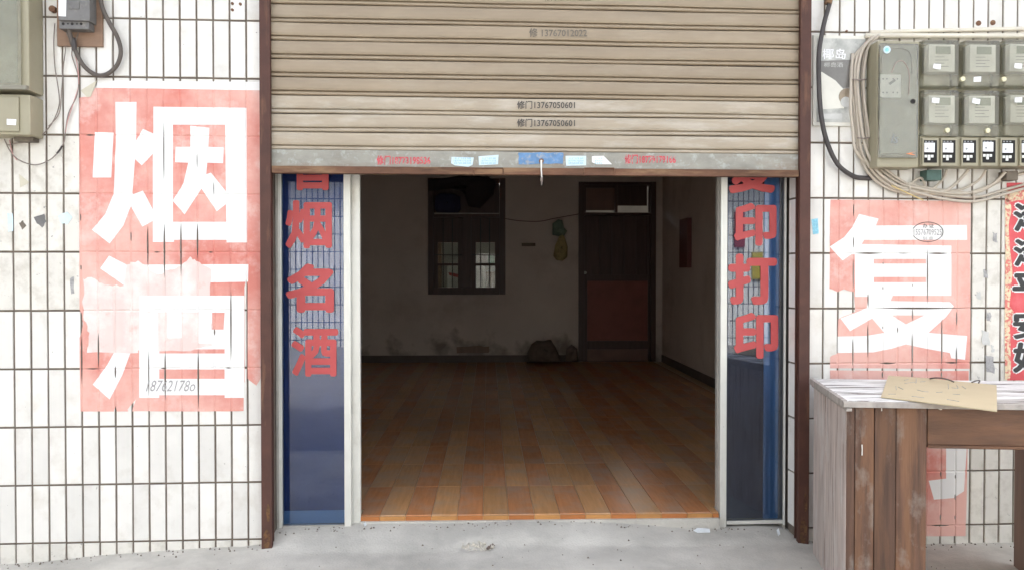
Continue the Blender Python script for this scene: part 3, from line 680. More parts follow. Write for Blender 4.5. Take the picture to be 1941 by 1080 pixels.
slits = [slit(308, 228, 345, 1.2), slit(309.5, 423, 528, 2), slit(340.5, 420, 524, 2), slit(372, 423, 493, 2), slit(279, 428, 506, 2), slit(248, 439, 458, 1.6), slit(434, 546, 685, 1.8), slit(158, 591, 612, 1.8), slit(158, 632, 728, 2), slit(188.5, 629, 698, 2), slit(281.5, 663, 752, 1.2),
         slit(311.5, 662, 759, 2), slit(372.6, 661, 775, 2), slit(221, 693, 716, 2), slit(403.5, 623, 635, 1.8), hslit(161, 191, 698, 1.3), hslit(162, 179, 259, 2.2), hslit(291, 304, 479, 1.4), hslit(395, 404, 479, 1.5), hslit(304, 316, 697, 1.4), hslit(426, 440, 697, 1.2), slit(371, 290, 320, .9), slit(402, 345, 372, .9), slit(155, 405, 420, 1.6), slit(155, 502, 512, 1.8)]
long_ = [(463.5, 545), (466.5, 528), (469, 540), (469, 716), (468, 740), (464, 740), (463.5, 600)]
layers = [('border', [(185, 153), (492, 156), (494, 173), (181, 168)]), ('sheet', jig(sheet, .5, 3, 4))]
layers += [('char', p) for p in yan] + [('sheet', p) for p in yan_holes] + [('char', yan_da)]
layers += [('char', p) for p in jiu] + [('sheet', p) for p in jiu_holes]
layers += [('pale', jig(p, 2.5, 5, 8)) for p in pale] + [('char', rect(264, 592, 300, 662)), ('char', rect(318, 560, 344, 640)), ('char', rect(376, 560, 400, 650)), ('char', [(264, 560), (400, 560), (400, 591), (264, 591)])]
layers += [(None, s_) for s_ in slits] + [(None, long_)]
pl, pm = poster('poster', 'faded red poster with two big white characters left of the shutter', layers, XJL, PC, group='faded red wall posters')
flat('curled_corner', [(153, 172), (184, 153), (172, 184), (165, 185)], -.004, 'poster_back', pl, th=.001)
text_on('handwriting', '18762178o', (279, 720, 371, 741), -.0022, 'ink_pencil', pl, 0, .25)

fu = [[(1628, 406), (1665, 415), (1660, 428), (1832, 427), (1833, 455), (1638, 455), (1633, 463), (1803, 466), (1803, 560), (1760, 560), (1692, 560), (1688, 570), (1800, 572), (1808, 580), (1793, 600), (1760, 630), (1833, 636), (1829, 681), (1803, 678), (1800, 668), (1755, 660), (1717, 652), (1690, 660), (1655, 667), (1588, 668), (1588, 637), (1640, 636), (1676, 630), (1653, 603), (1611, 627), (1593, 603), (1622, 592), (1643, 583), (1645, 562), (1621, 562), (1620, 482), (1614, 482), (1597, 494), (1572.5, 468), (1600, 450), (1616, 430)]]
fu_holes = [rect(1656, 491, 1755, 500), rect(1656, 525, 1755, 535), [(1692, 561), (1756, 561), (1756, 569), (1688, 570)], [(1690, 597), (1752, 597), (1717, 614)], [(1776, 561), (1800, 561), (1800, 569), (1765, 569)]]
sheet2 = [(1574, 379), (1840, 381), (1838, 698), (1573, 697), (1573, 676), (1588, 668), (1589, 604), (1621, 590), (1619, 553), (1600, 548), (1588, 553), (1572, 547), (1573, 480)]
slits2 = [slit(1617, 386, 411, 1.6), slit(1617, 449, 470, 1.2), slit(1616.5, 489, 548, 1.6), slit(1643.6, 556, 580, 1.8), slit(1643.6, 614, 678, 1.8), slit(1757, 467, 577, 1.5), slit(1783, 604, 694, 1.8), slit(1810, 590, 616, 1.6), slit(1810, 657, 694, 1.6), slit(1728, 583.5, 607, 1.6), slit(1728, 631, 694, 1.8), slit(1616, 640, 694, 1.6), slit(1700, 620, 630, 1.4), slit(1672, 618, 623, 1.2),
          hslit(1622, 1674, 479, 2), hslit(1759, 1799, 479, 2), hslit(1655, 1836, 582, 1.8), hslit(1667, 1698, 686, 2.4), hslit(1791, 1818, 685.5, 1.8), hslit(1700, 1727, 480, .8), hslit(1646, 1652, 488, 2), slit(1673, 497, 501, 1.2), slit(1673, 543, 549, 1.2), slit(1729, 538, 543, 1.2)]
layers = [('sheet', jig(sheet2, .8, 3, 9))] + [('char', p) for p in fu] + [('sheet', p) for p in fu_holes] + [(None, s_) for s_ in slits2]
pr, _ = poster('poster', 'torn faded red poster with one big white character above the desk', layers, XJR, PC, group='faded red wall posters')
# stamp on it
ov = MB(); cxo, cyo = 1758.5, 440
for seg in ((200, 395), (20, 160)):
    ov.tube([at(cxo + 29 * math.cos(R(a)), cyo + 18.5 * math.sin(R(a)), -.002) for a in range(seg[0], seg[1], 6)], .0016, 5)
ov.obj('stamp_ring', 'ink', pr)
text_on('stamp_lettering', '办 证', (1749, 424.5, 1770, 432.5), -.0022, 'ink', pr, .01)
text_on('stamp_lettering', '15576709525', (1732, 434.5, 1785, 446), -.0022, 'ink_pencil', pr, .01)
text_on('stamp_lettering', '刻 章', (1749, 448.5, 1769, 456), -.0022, 'ink_pencil', pr)
# poster below, partly behind the desk
sheet3 = [(1573, 701), (1836, 702), (1834, 800), (1830, 1015), (1575, 1017)]
v_, f_ = text_mesh('印', .03)
yin = [[(1793, 851), (1832, 851), (1827, 930), (1807, 943), (1770, 946), (1760, 910), (1793, 906)], [(1600, 740), (1650, 725), (1655, 755), (1625, 765), (1625, 800), (1680, 800), (1680, 830), (1625, 830), (1625, 890), (1690, 870), (1690, 900), (1600, 930)], [(1700, 730), (1832, 730), (1832, 851), (1793, 851), (1793, 762), (1740, 762), (1740, 1000), (1700, 1000)]]
slits3 = [slit(1782, 893, 903, 1.6), slit(1809, 899, 907, 1.6), slit(1809, 936, 947, 1.8), slit(1782, 974, 986, 1.6), slit(1809, 976, 984, 1.4), hslit(1764, 1800, 995, 2), slit(1783, 704, 716, 1.8), slit(1728, 704, 716, 1.8), slit(1672, 704, 716, 1.8)]
layers = [('sheet', jig(sheet3, .8, 3, 5))] + [('char', p) for p in yin] + [(None, s_) for s_ in slits3]
poster('poster', 'red poster half hidden behind and below the wooden desk', layers, XJR, PC, group='faded red wall posters')

# red couplet at the right edge
cpl = empty('couplet', at(1960, 720, -.0012)); tag(cpl, 'red paper couplet with black brush characters at the right edge', 'couplet')
flat('paper', jig([(1908, 347), (2040, 344), (2040, 720), (1909, 720)], .6, 4, 2), -.0012, 'couplet_red', cpl, th=.0008)
flat('patterned_border', jig([(1905, 366), (1913, 368), (1917, 400), (1912, 425), (1915, 480), (1919, 520), (1913, 580), (1921, 590), (1914, 620), (1916, 680), (1914, 719), (1905, 719)], 1.0, 3, 4), -.0021, 'couplet_gold', cpl)
flat('patterned_border', jig([(1908, 362), (2040, 358), (2040, 376), (1930, 380), (1908, 384)], 1.5, 4, 6), -.0021, 'couplet_gold', cpl)
for s_, b in (('滚', (1921, 384, 1986, 440)), ('滚', (1921, 452, 1986, 506)), ('平', (1919, 518, 1986, 572)), ('安', (1920, 588, 1986, 642)), ('好', (1920, 648, 1986, 706))):
    bold_char('character_outline', s_, (b[0] - 2.5, b[1] - 2.5, b[2] + 2.5, b[3] + 2.5), -.0022, 'poster_white', cpl, .085)
    bold_char('black_character', s_, b, -.0034, 'black_print', cpl, .038)

# ------------------------------------------------------------------ electricity boxes, left
bx = empty('meter_cabinet', at(20, 176, 0)); tag(bx, 'grey electric meter cabinet with clear cover above the small box', 'meter box')
D1 = -.11
def wbox(x0, y0, x1, y1, Yf, Yb=0.0, b=.006):
    a = at(x0, y0, Yf); c = at(x1, y1, Yf); return MB().box(a.x, c.x, Yf, Yb, c.z, a.z, b)
wbox(-70, -60, 56, 172, D1, .0, .012).obj('case', 'box_plastic', bx)
wbox(-55, -50, 33, 158, D1 - .006, D1 + .001, .004).obj('window_cover', 'meter_lcd', bx)
wbox(-62, -56, 40, 164, D1 - .012, D1 - .0065, .004).obj('clear_cover', 'cover', bx)
wbox(-70, 160, 50, 170, D1 - .02, D1 + .002, .004).obj('bottom_flange', 'box_plastic_dark', bx)
b2 = empty('breaker_box', at(20, 262, 0)); tag(b2, 'small grey breaker box with white label below the meter cabinet', 'breaker box')
wbox(-70, 178, 58, 256, -.10, .0, .008).obj('case', 'box_plastic', b2)
wbox(-60, 182, 36, 250, -.108, -.0995, .006).obj('cover', 'box_plastic', b2)
flat('label', [(13, 226), (31, 227), (30, 238), (13, 237)], -.1085, 'white_sticker', b2)
wbox(26, 254, 62, 268, -.05, .0, .004).obj('cable_gland', 'mould', b2)
brd = wbox(107, -30, 194, 89, -.014, .0, .002).obj('wooden_board', 'board_brown'); tag(brd, 'brown wooden mounting board behind the grey circuit breaker', 'board')
br = empty('circuit_breaker', at(140, 56, -.02)); tag(br, 'grey circuit breaker fixed on the brown wooden board', 'breaker')
wbox(110, -40, 170, 40, -.075, -.0145, .004).obj('case', 'breaker_grey', br)
wbox(112, 40, 169, 56, -.062, -.0146, .003).obj('terminal_shroud', 'breaker_grey', br)
flat('white_label', [(111, -5), (126, -4), (125, 32), (111, 31)], -.0752, 'white_sticker', br)
for x in (120, 129, 137, 146, 154): MB().disc(at(x, 46, -.0615), .006 if x in (120, 137, 154) else .0035, (0, -1, 0), .0012, 10).obj('terminal_hole', 'hole_dark', br)
wbox(130, 3, 150, 18, -.078, -.0745, .002).obj('toggle', 'breaker_grey', br)
cable('power_cable', [(188, -20, -.03), (194, 15, -.03), (208, 45, -.03), (222, 70, -.028), (229, 98, -.025), (222, 124, -.022), (203, 141, -.02), (183, 143, -.02), (163, 130, -.02), (150, 112, -.025), (141, 92, -.03), (136, 80, -.035), (130, 52, -.05)], -.02, 4.0, 'cable_dark', None, 'thick dark cable looping below the circuit breaker', 'cable')
wires = [([(104, 45), (102, 80), (104, 125), (112, 180), (111, 205), (98, 235), (75, 260), (50, 269)], 1.0, 'wire_grey'), ([(120, 56), (124, 90), (120, 130), (117, 170), (112, 215), (92, 240)], .9, 'wire_grey'), ([(140, 92), (136, 105), (148, 145), (146, 180), (130, 215), (124, 250), (122, 268), (113, 285), (95, 303), (66, 313), (35, 303), (18, 285), (10, 268)], 1.0, 'wire_grey'), ([(139, 92), (146, 120), (149, 160), (141, 190), (128, 230), (124, 252)], .9, 'wire_pink'), ([(150, 60), (142, 84), (140, 92)], 1.6, 'wire_grey'), ([(125, 60), (136, 84), (139, 92)], 1.6, 'wire_grey'),
         ([(8, 264), (15, 275), (30, 272), (48, 270)], 1.0, 'wire_grey'), ([(18, 266), (24, 292), (32, 304)], .9, 'wire_pink')]
wl_lab = ['thin grey wire from the breaker curving to the small box', 'thin grey wire hanging beside the wooden board', 'long thin wire looping under the small grey box', 'pinkish wire hanging below the breaker by the poster', 'short right-hand grey lead under the breaker', 'short left-hand grey lead under the breaker', 'short grey wire tucked under the small grey box', 'short pinkish wire dropping from the small grey box']
for (p, r_, mt), lb in zip(wires, wl_lab): cable('wire', p, -.012, r_, mt, None, lb, 'wire', 'thin wires on the left wall', 6)
MB().tube(smooth_path([at(138, 74, -.03), at(140, 84, -.034), at(141, 96, -.03)]), .011, 8).obj('tape_wrap', 'cable_black', br)
MB().tube(smooth_path([at(118, 277, -.012), at(113, 285, -.013), at(108, 291, -.012)]), .004, 6).obj('tape_joint', 'cable_black', br)
MB().disc(at(103, 20, .0), .014, (0, -1, 0), .02, 10).obj('rusty_anchor', 'rust', brd)

# ------------------------------------------------------------------ big meter box, right
mc = empty('meter_cabinet', at(1800, 320, 0)); tag(mc, 'large grey-green bank of electricity meters on the right wall', 'meter box')
FY = -.10
wbox(1664, 77, 1742, 318, FY, .0, .012).obj('tall_case', 'box_plastic', mc)
wbox(1668, 82, 1741, 300, FY - .0160, FY - .0005, .01).obj('tall_cover', 'cover_tall', mc)
tb = wbox(1669, 141, 1708, 186, FY - .009, FY - .0006, .002).obj('terminal_block', 'meter_white', mc)
for (x, y) in ((1674, 150), (1681, 150), (1693, 150), (1701, 150), (1674, 176), (1681, 176), (1693, 176), (1701, 176)): MB().disc(at(x, y, FY - .0088), .004, (0, -1, 0), .0006, 8).obj('screw', 'meter_print', tb)
flat('terminal_mark', [(1684, 158), (1696, 150), (1698, 154), (1687, 162)], FY - .0092, 'meter_print', tb)
MB().disc(at(1681, 95, FY - .0158), .0165, (0, -1, 0), .002, 18).obj('round_seal', 'sticker', mc)
MB().disc(at(1681, 95, FY - .0178), .009, (0, -1, 0), .001, 14).obj('seal_centre', 'teal_mark', mc)
MB().disc(at(1730, 193, FY - .0158), .011, (0, -1, 0), .003, 12).obj('lock_hole', 'hole_dark', mc)
flat('arrow_mark', [(1717, 292), (1736, 288), (1726, 291), (1736, 295)], FY - .0172, 'orange_mark', mc)
text_on('pen_mark', 'ls', (1691, 254, 1703, 272), FY - .0168, 'meter_print', mc, 0, .3)
MB().tube([at(1668, 292, FY - .0165), at(1716, 292, FY - .0165)], .0011, 5).obj('cover_seam', 'box_plastic_dark', mc)
MB().tube(smooth_path([at(1690, 139, FY - .004), at(1698, 120, FY - .004), at(1710, 116, FY - .004), at(1720, 128, FY - .004), at(1724, 150, FY - .004), at(1722, 180, FY - .004)]), .002, 6).obj('inner_wire', 'wire_pink', mc)
MB().tube(smooth_path([at(1670, 138, FY - .004), at(1674, 105, FY - .004), at(1695, 92, FY - .004), at(1724, 100, FY - .004), at(1729, 140, FY - .004)]), .0018, 6).obj('inner_wire', 'wire_grey', mc)
wbox(1743, 78, 2140, 262, -.05, .0, .006).obj('meter_base', 'box_plastic', mc)
wbox(1744, 258, 2140, 318, -.10, .0, .008).obj('breaker_case', 'box_plastic', mc)
for i in range(5):
    for j in range(2):
        x0 = 1750 + i * 77.0 + (0, .8, -.6, .5, 0)[i] * (1 - 2 * j); y0 = 75 + j * 95 + (0, .6, -.4, .3, .2)[i]; x1 = x0 + 72; y1 = y0 + 89
        my = -.118
        mt = wbox(x0 + 11, y0 + 9 + j * 2, x0 + 60, y0 + 62 + j * 2, -.10, -.0505, .004).obj('meter', 'meter_white', mc)
        wbox(x0 + 24, y0 + 13 + j * 2, x0 + 52, y0 + 28 + j * 2, -.1015, -.0995, .001).obj('meter_screen', 'meter_lcd', mt)
        for k in range(4): flat('meter_print', rect(x0 + 22, y0 + 33 + k * 6, x0 + (48 if k % 2 else 40), y0 + 34 + k * 6), -.1003, 'meter_print', mt)
        wbox(x0 + 2, y0, x1 - 4, y1, my, -.0502, .012).obj('meter_cover', 'cover', mc)
        kx, ky = ((x1 + 1, y0 + 76), (x0 + 44, y0 + 78))[j]
        MB().disc(at(kx, ky, my + .002), .0105, (0, -1, 0), .010, 14).obj('seal_knob', 'seal', mc)
        lx, ly = ((x0 + 20, y0 + 46), (x0 + 18, y0 + 71))[i % 2] if j == 0 else (x0 + 17 + i, y0 + 16)
        tl = (1.5, -1.2, .4, 2.0, -.8)[(i + 2 * j) % 5]; flat('number_sticker', [(lx, ly), (lx + 14, ly + tl), (lx + 13 - tl * .4, ly + 10 + tl), (lx - 1 - tl * .4, ly + 9)], my - .0006, 'white_sticker', mc)
for i in range(9):
    x0 = (1752, 1787, 1826, 1863, 1900, 1937, 1974, 2011, 2048)[i]
    fr = wbox(x0 - 3, 262, x0 + 27, 315, -.112, -.0995, .002).obj('breaker_frame', 'box_plastic', mc)
    wbox(x0, 266, x0 + 24, 309, -.1135, -.1118, .0005).obj('breaker_recess', 'hole_dark', fr)
    dy = random.uniform(-1.5, 1.5)
    wbox(x0 + 1, 271 + dy, x0 + 20, 289 + dy, -.119, -.1136, .001).obj('breaker', 'white_sticker', fr)
    for k in range(3): wbox(x0 + 1 + k * 6, 294 + dy, x0 + 5.5 + k * 6, 299 + dy + (5 if k == 1 else 0), -.117, -.1136, .0008).obj('breaker_switch', 'meter_white', fr)
    MB().disc(at(x0 + 6, 282 + dy, -.119), .005, (0, -1, 0), .0008, 8).obj('breaker_mark', 'meter_print', fr)
    for k in range(3): wbox(x0 + 2 + k * 6, 267.5, x0 + 5 + k * 6, 270, -.116, -.1136, .0006).obj('breaker_terminal', 'meter_print', fr)
wbox(1757, 322, 1785, 342, -.06, -.005, .004).obj('junction_block', 'green_block', mc)
wbox(1908, 324, 1930, 342, -.06, -.005, .004).obj('junction_block', 'mould', mc)
# conduits
pv = MB().tube([at(1641, 68, -.02), at(1800, 68.5, -.02), at(2100, 69, -.02)], .0115, 12).obj('conduit', 'pvc', smooth=True); tag(pv, 'lower cream plastic conduit above the meters', 'conduit', 'conduits over the meters')
pv = MB().tube([at(1650, 62, -.012), at(1760, 58.5, -.012), at(1941, 55, -.012), at(2100, 52, -.012)], .0095, 12).obj('conduit', 'pvc', smooth=True); tag(pv, 'upper thin cream conduit sloping above the meters', 'conduit', 'conduits over the meters')
# white cable bundle
base = [(1658, 70), (1640, 88), (1630, 112), (1626, 150), (1629, 195), (1634, 245), (1641, 285), (1662, 325), (1697, 351), (1730, 360), (1790, 370), (1850, 374), (1905, 360), (1980, 340), (2040, 330)]
offs = [(-12, 8), (-6, 4), (0, 0), (6, -5), (11, -10), (-17, 4)]
lab = ['lowest', 'second lowest', 'middle', 'second highest', 'topmost', 'outermost']
for i, (ox, oy) in enumerate(offs):
    rr = random.Random(i + 2); P = []
    for k, (x, y) in enumerate(base):
        w = 1.0 if 2 <= k <= 8 else .55
        if k >= 9: P.append((x, y + oy * .9 - (i * 3.0 if k >= 12 and i in (3, 4) else 0) + (4 if i == 1 and k > 9 else 0), -.02 - .008 * (i % 2)))
        else: P.append((x + ox * w + rr.uniform(-1.5, 1.5), y + oy * .9 * (1 if k > 5 else .2), -.02 - .010 * (i % 3)))
    if i == 5: P = P[3:7] + [(1652, 318, -.02), (1688, 352, -.02), (1712, 366, -.02), (1726, 368, -.01)]; P[0] = (1616, 102, -.02)
    if i == 0: P = P[:10] + [(1755, 366, -.02), (1790, 362, -.03), (1812, 348, -.04), (1836, 322, -.06)]
    if i == 3: P = P[:11] + [(1835, 366, -.02), (1880, 350, -.03), (1906, 326, -.06)]
    cable('white_cable', P, -.02, 2.9, 'cable_white', None, ['white cable bending up to the second meter column from the sweeping bundle', 'lower white cable sweeping under the meters to the couplet', 'middle white cable sweeping below the meters out of the picture', 'white cable of the bundle ending under the third meter column', 'inner white cable of the bundle nearest the tall case', 'outer white cable of the bundle beside the metal sign'][i], 'cable', 'white cables of the meter bundle')
more = [([(1722, 352, -.02), (1741, 338, -.03), (1750, 342, -.03), (1754, 355, -.02)], 'short white cable kinked beside the green junction block'), ([(1794, 322, -.06), (1790, 335, -.04), (1778, 350, -.02), (1762, 360, -.02)], 'short white cable dropping right of the green junction block'), ([(1869, 322, -.06), (1855, 342, -.03), (1825, 358, -.02), (1790, 364, -.02)], 'short white cable dropping from below the middle breakers')]
for p, lb in more: cable('white_cable', p, -.02, 2.4, 'cable_white', None, lb, 'cable', 'short cables below the meters')
cable('wire', [(1655, 72), (1640, 84), (1632, 105), (1628, 118)], -.035, 1.6, 'wire_pink', None, 'pinkish wire at the top of the white bundle', 'wire')
cable('wire', [(1690, 352), (1715, 364), (1750, 380)], -.04, 1.3, 'wire_yellow', None, 'yellow wire sticking out of the white bundle', 'wire')
for (x0, x1, y, lb) in ((1613, 1642, 151, 'upper clip round the white cable bundle'), (1624, 1650, 262, 'lower clip round the white cable bundle')):
    mb = MB().tube([at(x0, y, -.01), at(x0 + 4, y, -.05), at((x0 + x1) / 2, y + 1, -.054), at(x1 - 4, y, -.05), at(x1, y, -.01)], .003, 6); tag(mb.obj('cable_clip', 'wire_grey'), lb, 'clip', 'clips on the white cables')
for (x, y, lb) in ((1724, 359, 'white tie on the cables below the tall case'), (1846, 374, 'white tie on the cables beside the couplet')):
    mb = MB().tube([at(x - 1, y - 9, -.028), at(x + 1, y, -.036), at(x, y + 9, -.028)], .005, 6); tag(mb.obj('cable_tie', 'cable_white'), lb, 'tie', 'ties on the white cables')
cable('black_cable', [(1580, -30, -.03), (1573, 5, -.03), (1562, 45, -.035), (1553, 95, -.04), (1552, 145, -.04), (1556, 215, -.04), (1567, 268, -.035), (1588, 312, -.03), (1617, 334, -.025), (1640, 338, -.012), (1652, 338, .0)], -.03, 4.6, 'cable_black', None, 'thick black cable curving down past the metal sign', 'cable')
MB().tube([at(1569, 8, -.03), at(1573, -4, -.03)], .016, 8).obj('cable_joint', 'rust', wr)

# metal sign with two white characters
sg = empty('metal_sign', at(1592, 240, 0)); tag(sg, 'grey metal sign with two white characters behind the black cable', 'sign')
wbox(1542, 67, 1640, 240, -.012, .0, .002).obj('frame', 'sign_frame', sg)
wbox(1549, 73, 1640.5, 233, -.0135, -.0118, .0005).obj('panel', 'sign_grey', sg)
flat('dark_print', [(1556, 116), (1614, 114), (1614, 165), (1598, 168), (1584, 153), (1556, 136)], -.0137, 'sign_dark', sg)
flat('white_print', [(1551, 137), (1558, 137), (1584, 154), (1600, 172), (1597, 188), (1600, 206), (1551, 208)], -.0138, 'sign_frame', sg)
flat('white_print', [(1556, 216), (1596, 216), (1596, 226), (1556, 226)], -.0138, 'notice_paper', sg)
MB().disc(at(1605, 184, -.0136), .038, (0, -1, 0), .0015, 20).obj('round_print', 'sign_brown', sg)
MB().disc(at(1603, 194, -.0152), .024, (0, -1, 0), .0012, 16).obj('round_print', 'notice_paper', sg)
text_on('lettering', '椰岛', (1559, 93, 1603, 113), -.0145, 'white_sticker', sg, .006)
text_on('lettering', '椰岛酒', (1562, 119, 1598, 128), -.0145, 'sign_grey', sg, .0)

# ------------------------------------------------------------------ wooden desk
ZT = .735
A_ = atz(1533, 716, ZT); B_ = atz(1599, 760, ZT); C2 = atz(1941, 765, ZT)
u = (C2 - B_); u.z = 0; u.normalize(); vv_ = Vector((-u.y, u.x, 0)); DEP = max(.45, min(.62, (A_ - B_).dot(vv_)))
print('DESK depth', (A_ - B_).dot(vv_), 'skew', (A_ - B_).dot(u), 'rot', math.degrees(math.atan2(u.y, u.x)), 'B', B_, 'A', A_)
dk = empty('wooden_desk', (B_.x, B_.y, gz(B_.x, B_.y))); tag(dk, 'old wooden desk with worn white top standing against the right wall', 'desk')
SK = (A_ - B_).dot(u)
def dp(a, b, z): return B_ + u * (a + SK * b / DEP) + vv_ * b + Vector((0, 0, z - ZT))
def dbox(name, mat, a0, a1, b0, b1, z0, z1, par=None, seed=0, taper=0):
    p = [dp(a0, b0, z0), dp(a1, b0, z0), dp(a1, b1, z0), dp(a0, b1, z0), dp(a0, b0, z1), dp(a1, b0, z1), dp(a1, b1, z1), dp(a0, b1, z1)]
    o = MB().hexa(p).obj(name, mat, par or dk)
    bv = o.modifiers.new('bevel', 'BEVEL'); bv.width = .002; bv.segments = 2; return o
def dproj(p): q = p - B_; b = q.dot(vv_); return q.dot(u) - SK * b / DEP, b
LEN = 1.22
tp = DEP / 3
for k in range(3): dbox('top_board', 'white_paint', .018, LEN, .018 + k * tp + .001, .018 + (k + 1) * tp - (.001 if k < 2 else .018), ZT - .024, ZT - .0005 * k, None)
dbox('front_edge', 'edge_wood', .0, LEN, .0, .017, ZT - .022, ZT - .001)
dbox('side_edge', 'edge_wood', .0, .0172, .0175, DEP, ZT - .024, ZT + .002)
dbox('side_edge', 'edge_wood', .010, .03, .0, DEP - .005, ZT - .036, ZT - .0245)
gb = -.075
ws = dproj(atz(1757, 900, 0)) 
# width of the left pedestal, read at the plane of its front
def front_u(px, py, b):
    o_ = dp(0, b, 0); d = ray(px, py); n = vv_ ; t_ = (o_ - CAM).dot(n) / d.dot(n); return dproj(CAM + d * t_)[0]
u1 = front_u(1757, 900, .022); u0 = front_u(1604, 900, .022)
print('pedestal', u0, u1, 'DEP', DEP, 'SK', SK)
ub = [u0, front_u(1620, 900, .022), front_u(1657, 900, .022), front_u(1698, 900, .022), u1]
for k in range(4): dbox('front_plank', 'brown_wood', ub[k] + (.0015 if k else 0), ub[k + 1] - .0008, .022 + .0015 * (k % 2), .042, gb - .02, ZT - .025)
sd_ = [.0425, .20, .36, DEP - .03]
for k in range(3): dbox('side_plank', 'old_white_wood', u0 - .002 + .001 * (k % 2), u0 + .018, sd_[k] if k else .024, sd_[k + 1] - .001, gb - .02, ZT - .037)
dbox('inner_panel', 'inner_wood', u1 - .02, u1 - .002, .0425, DEP - .03, gb - .02, ZT - .0245)
za = CAM.z + (front_u(1850, 850, .02) * 0)
d = ray(1850, 850); o_ = dp(0, .02, 0); t_ = (o_ - CAM).dot(vv_) / d.dot(vv_); zap = (CAM + d * t_).z
dbox('apron', 'apron_wood', u1 + .001, LEN - .03, .020, .040, zap + .012, ZT - .025)
dbox('apron_bead', 'apron_wood', u1 + .001, LEN - .03, .016, .042, zap, zap + .0115)
pb = atz(1889, 1049, -.06); ua, ubk = dproj(pb); print('right pedestal', ua, ubk)
dbox('inner_panel', 'inner_wood', ua, ua + .018, .0425, min(ubk, DEP - .03), gb - .02, zap - .0005)
dbox('front_plank', 'brown_wood', ua, LEN - .03, .022, .042, gb - .02, zap - .0005)
# drips and knob
for (x, y0, y1) in ((1666, 763, 770), (1671, 764, 778), (1634, 842, 862)):
    def fp(px, py, b=.0205):
        d = ray(px, py); o_ = dp(0, b, 0); t_ = (o_ - CAM).dot(vv_) / d.dot(vv_); return CAM + d * t_
    MB().tube([fp(x, y0), fp(x + .3, (y0 + y1) / 2), fp(x, y1)], [.0022, .0016, .002], 6).obj('paint_drip', 'paint_drip', dk)
MB().disc(fp(1779, 772, .02), .005, -vv_, .018, 10).obj('knob', 'pvc', dk)
# cardboard on the desk
ZC = ZT + .006
cp = [(1684, 711), (1760, 716), (1889, 729), (1890, 778), (1780, 764), (1670, 751)]
P = [atz(x, y, ZC) for x, y in cp]
cb = empty('cardboard_sign', atz(1780, 745, ZT)); tag(cb, 'buff cardboard sign with faint handwriting lying on the desk', 'cardboard')
n = len(P); Q = [p - Vector((0, 0, .0035)) for p in P]
obj('card', P + Q, [tuple(reversed(range(n))), tuple(range(n, 2 * n))] + [(i, (i + 1) % n, n + (i + 1) % n, n + i) for i in range(n)], 'cardboard', cb)
def cz(x, y): return atz(x, y, ZC + .0007)
def stroke(pts, r=.0012): MB().tube(smooth_path([cz(a, b) for a, b in pts], 3), r, 5).obj('handwriting', 'ink_pencil', cb)
for s_ in ([(1714, 720), (1722, 718)], [(1715, 726), (1726, 724), (1738, 723)], [(1737, 717), (1736, 726)], [(1744, 723), (1754, 722)], [(1797, 727), (1798, 736)], [(1804, 734), (1816, 735), (1813, 729)], [(1823, 731), (1831, 736)], [(1698, 731), (1699, 738)], [(1703, 733), (1712, 737)], [(1738, 738), (1750, 741), (1760, 742)], [(1775, 743), (1786, 742)], [(1806, 746), (1820, 747)], [(1684, 746), (1698, 746)], [(1728, 750), (1752, 753)], [(1795, 756), (1818, 760)]): stroke(s_, .0011)
tag(MB().tube(smooth_path([atz(1763, 717, ZT + .01), atz(1772, 715.5, ZT + .025), atz(1785, 716, ZT + .026), atz(1798, 719, ZT + .02), atz(1808, 723, ZT + .010)]), .003, 6).obj('dead_twig', 'cable_dark'), 'longer dark twig behind the cardboard sign', 'twig', 'twigs on the desk')
tag(MB().tube(smooth_path([atz(1842, 724, ZT + .008), atz(1850, 721, ZT + .014), atz(1857, 720.5, ZT + .014), atz(1855, 725, ZT + .008)]), .003, 6).obj('dead_twig', 'cable_dark'), 'shorter dark curl behind the cardboard sign', 'twig', 'twigs on the desk')

# ------------------------------------------------------------------ inside the room
def rbox(x0, y0, x1, y1, yf, yb, b=.003):
    a = rp(x0, y0, yf); c = rp(x1, y1, yf); return MB().box(a.x, c.x, yf, yb, c.z, a.z, b)
wn = empty('window', rp(884, 557, YB), True); tag(wn, 'dark wooden window with iron bars in the back wall', 'window')
Yw = YB - .02
fr = rbox(811, 338, 821, 558, Yw, YB + .12).obj('frame_side', 'dark_wood', wn, room=True)
rbox(947, 338, 958, 558, Yw, YB + .12).obj('frame_side', 'dark_wood', wn, room=True)
rbox(821.3, 545, 946.7, 558, Yw, YB + .12).obj('frame_sill', 'dark_wood', wn, room=True)
rbox(821.3, 338, 946.7, 347, Yw, YB + .12).obj('frame_head', 'dark_wood', wn, room=True)
rbox(877, 405, 893, 544.7, Yw + .01, YB + .10).obj('mullion', 'dark_wood', wn, room=True)
rbox(821.3, 405, 946.7, 412, Yw + .008, YB + .08).obj('transom_bar', 'dark_wood', wn, room=True)
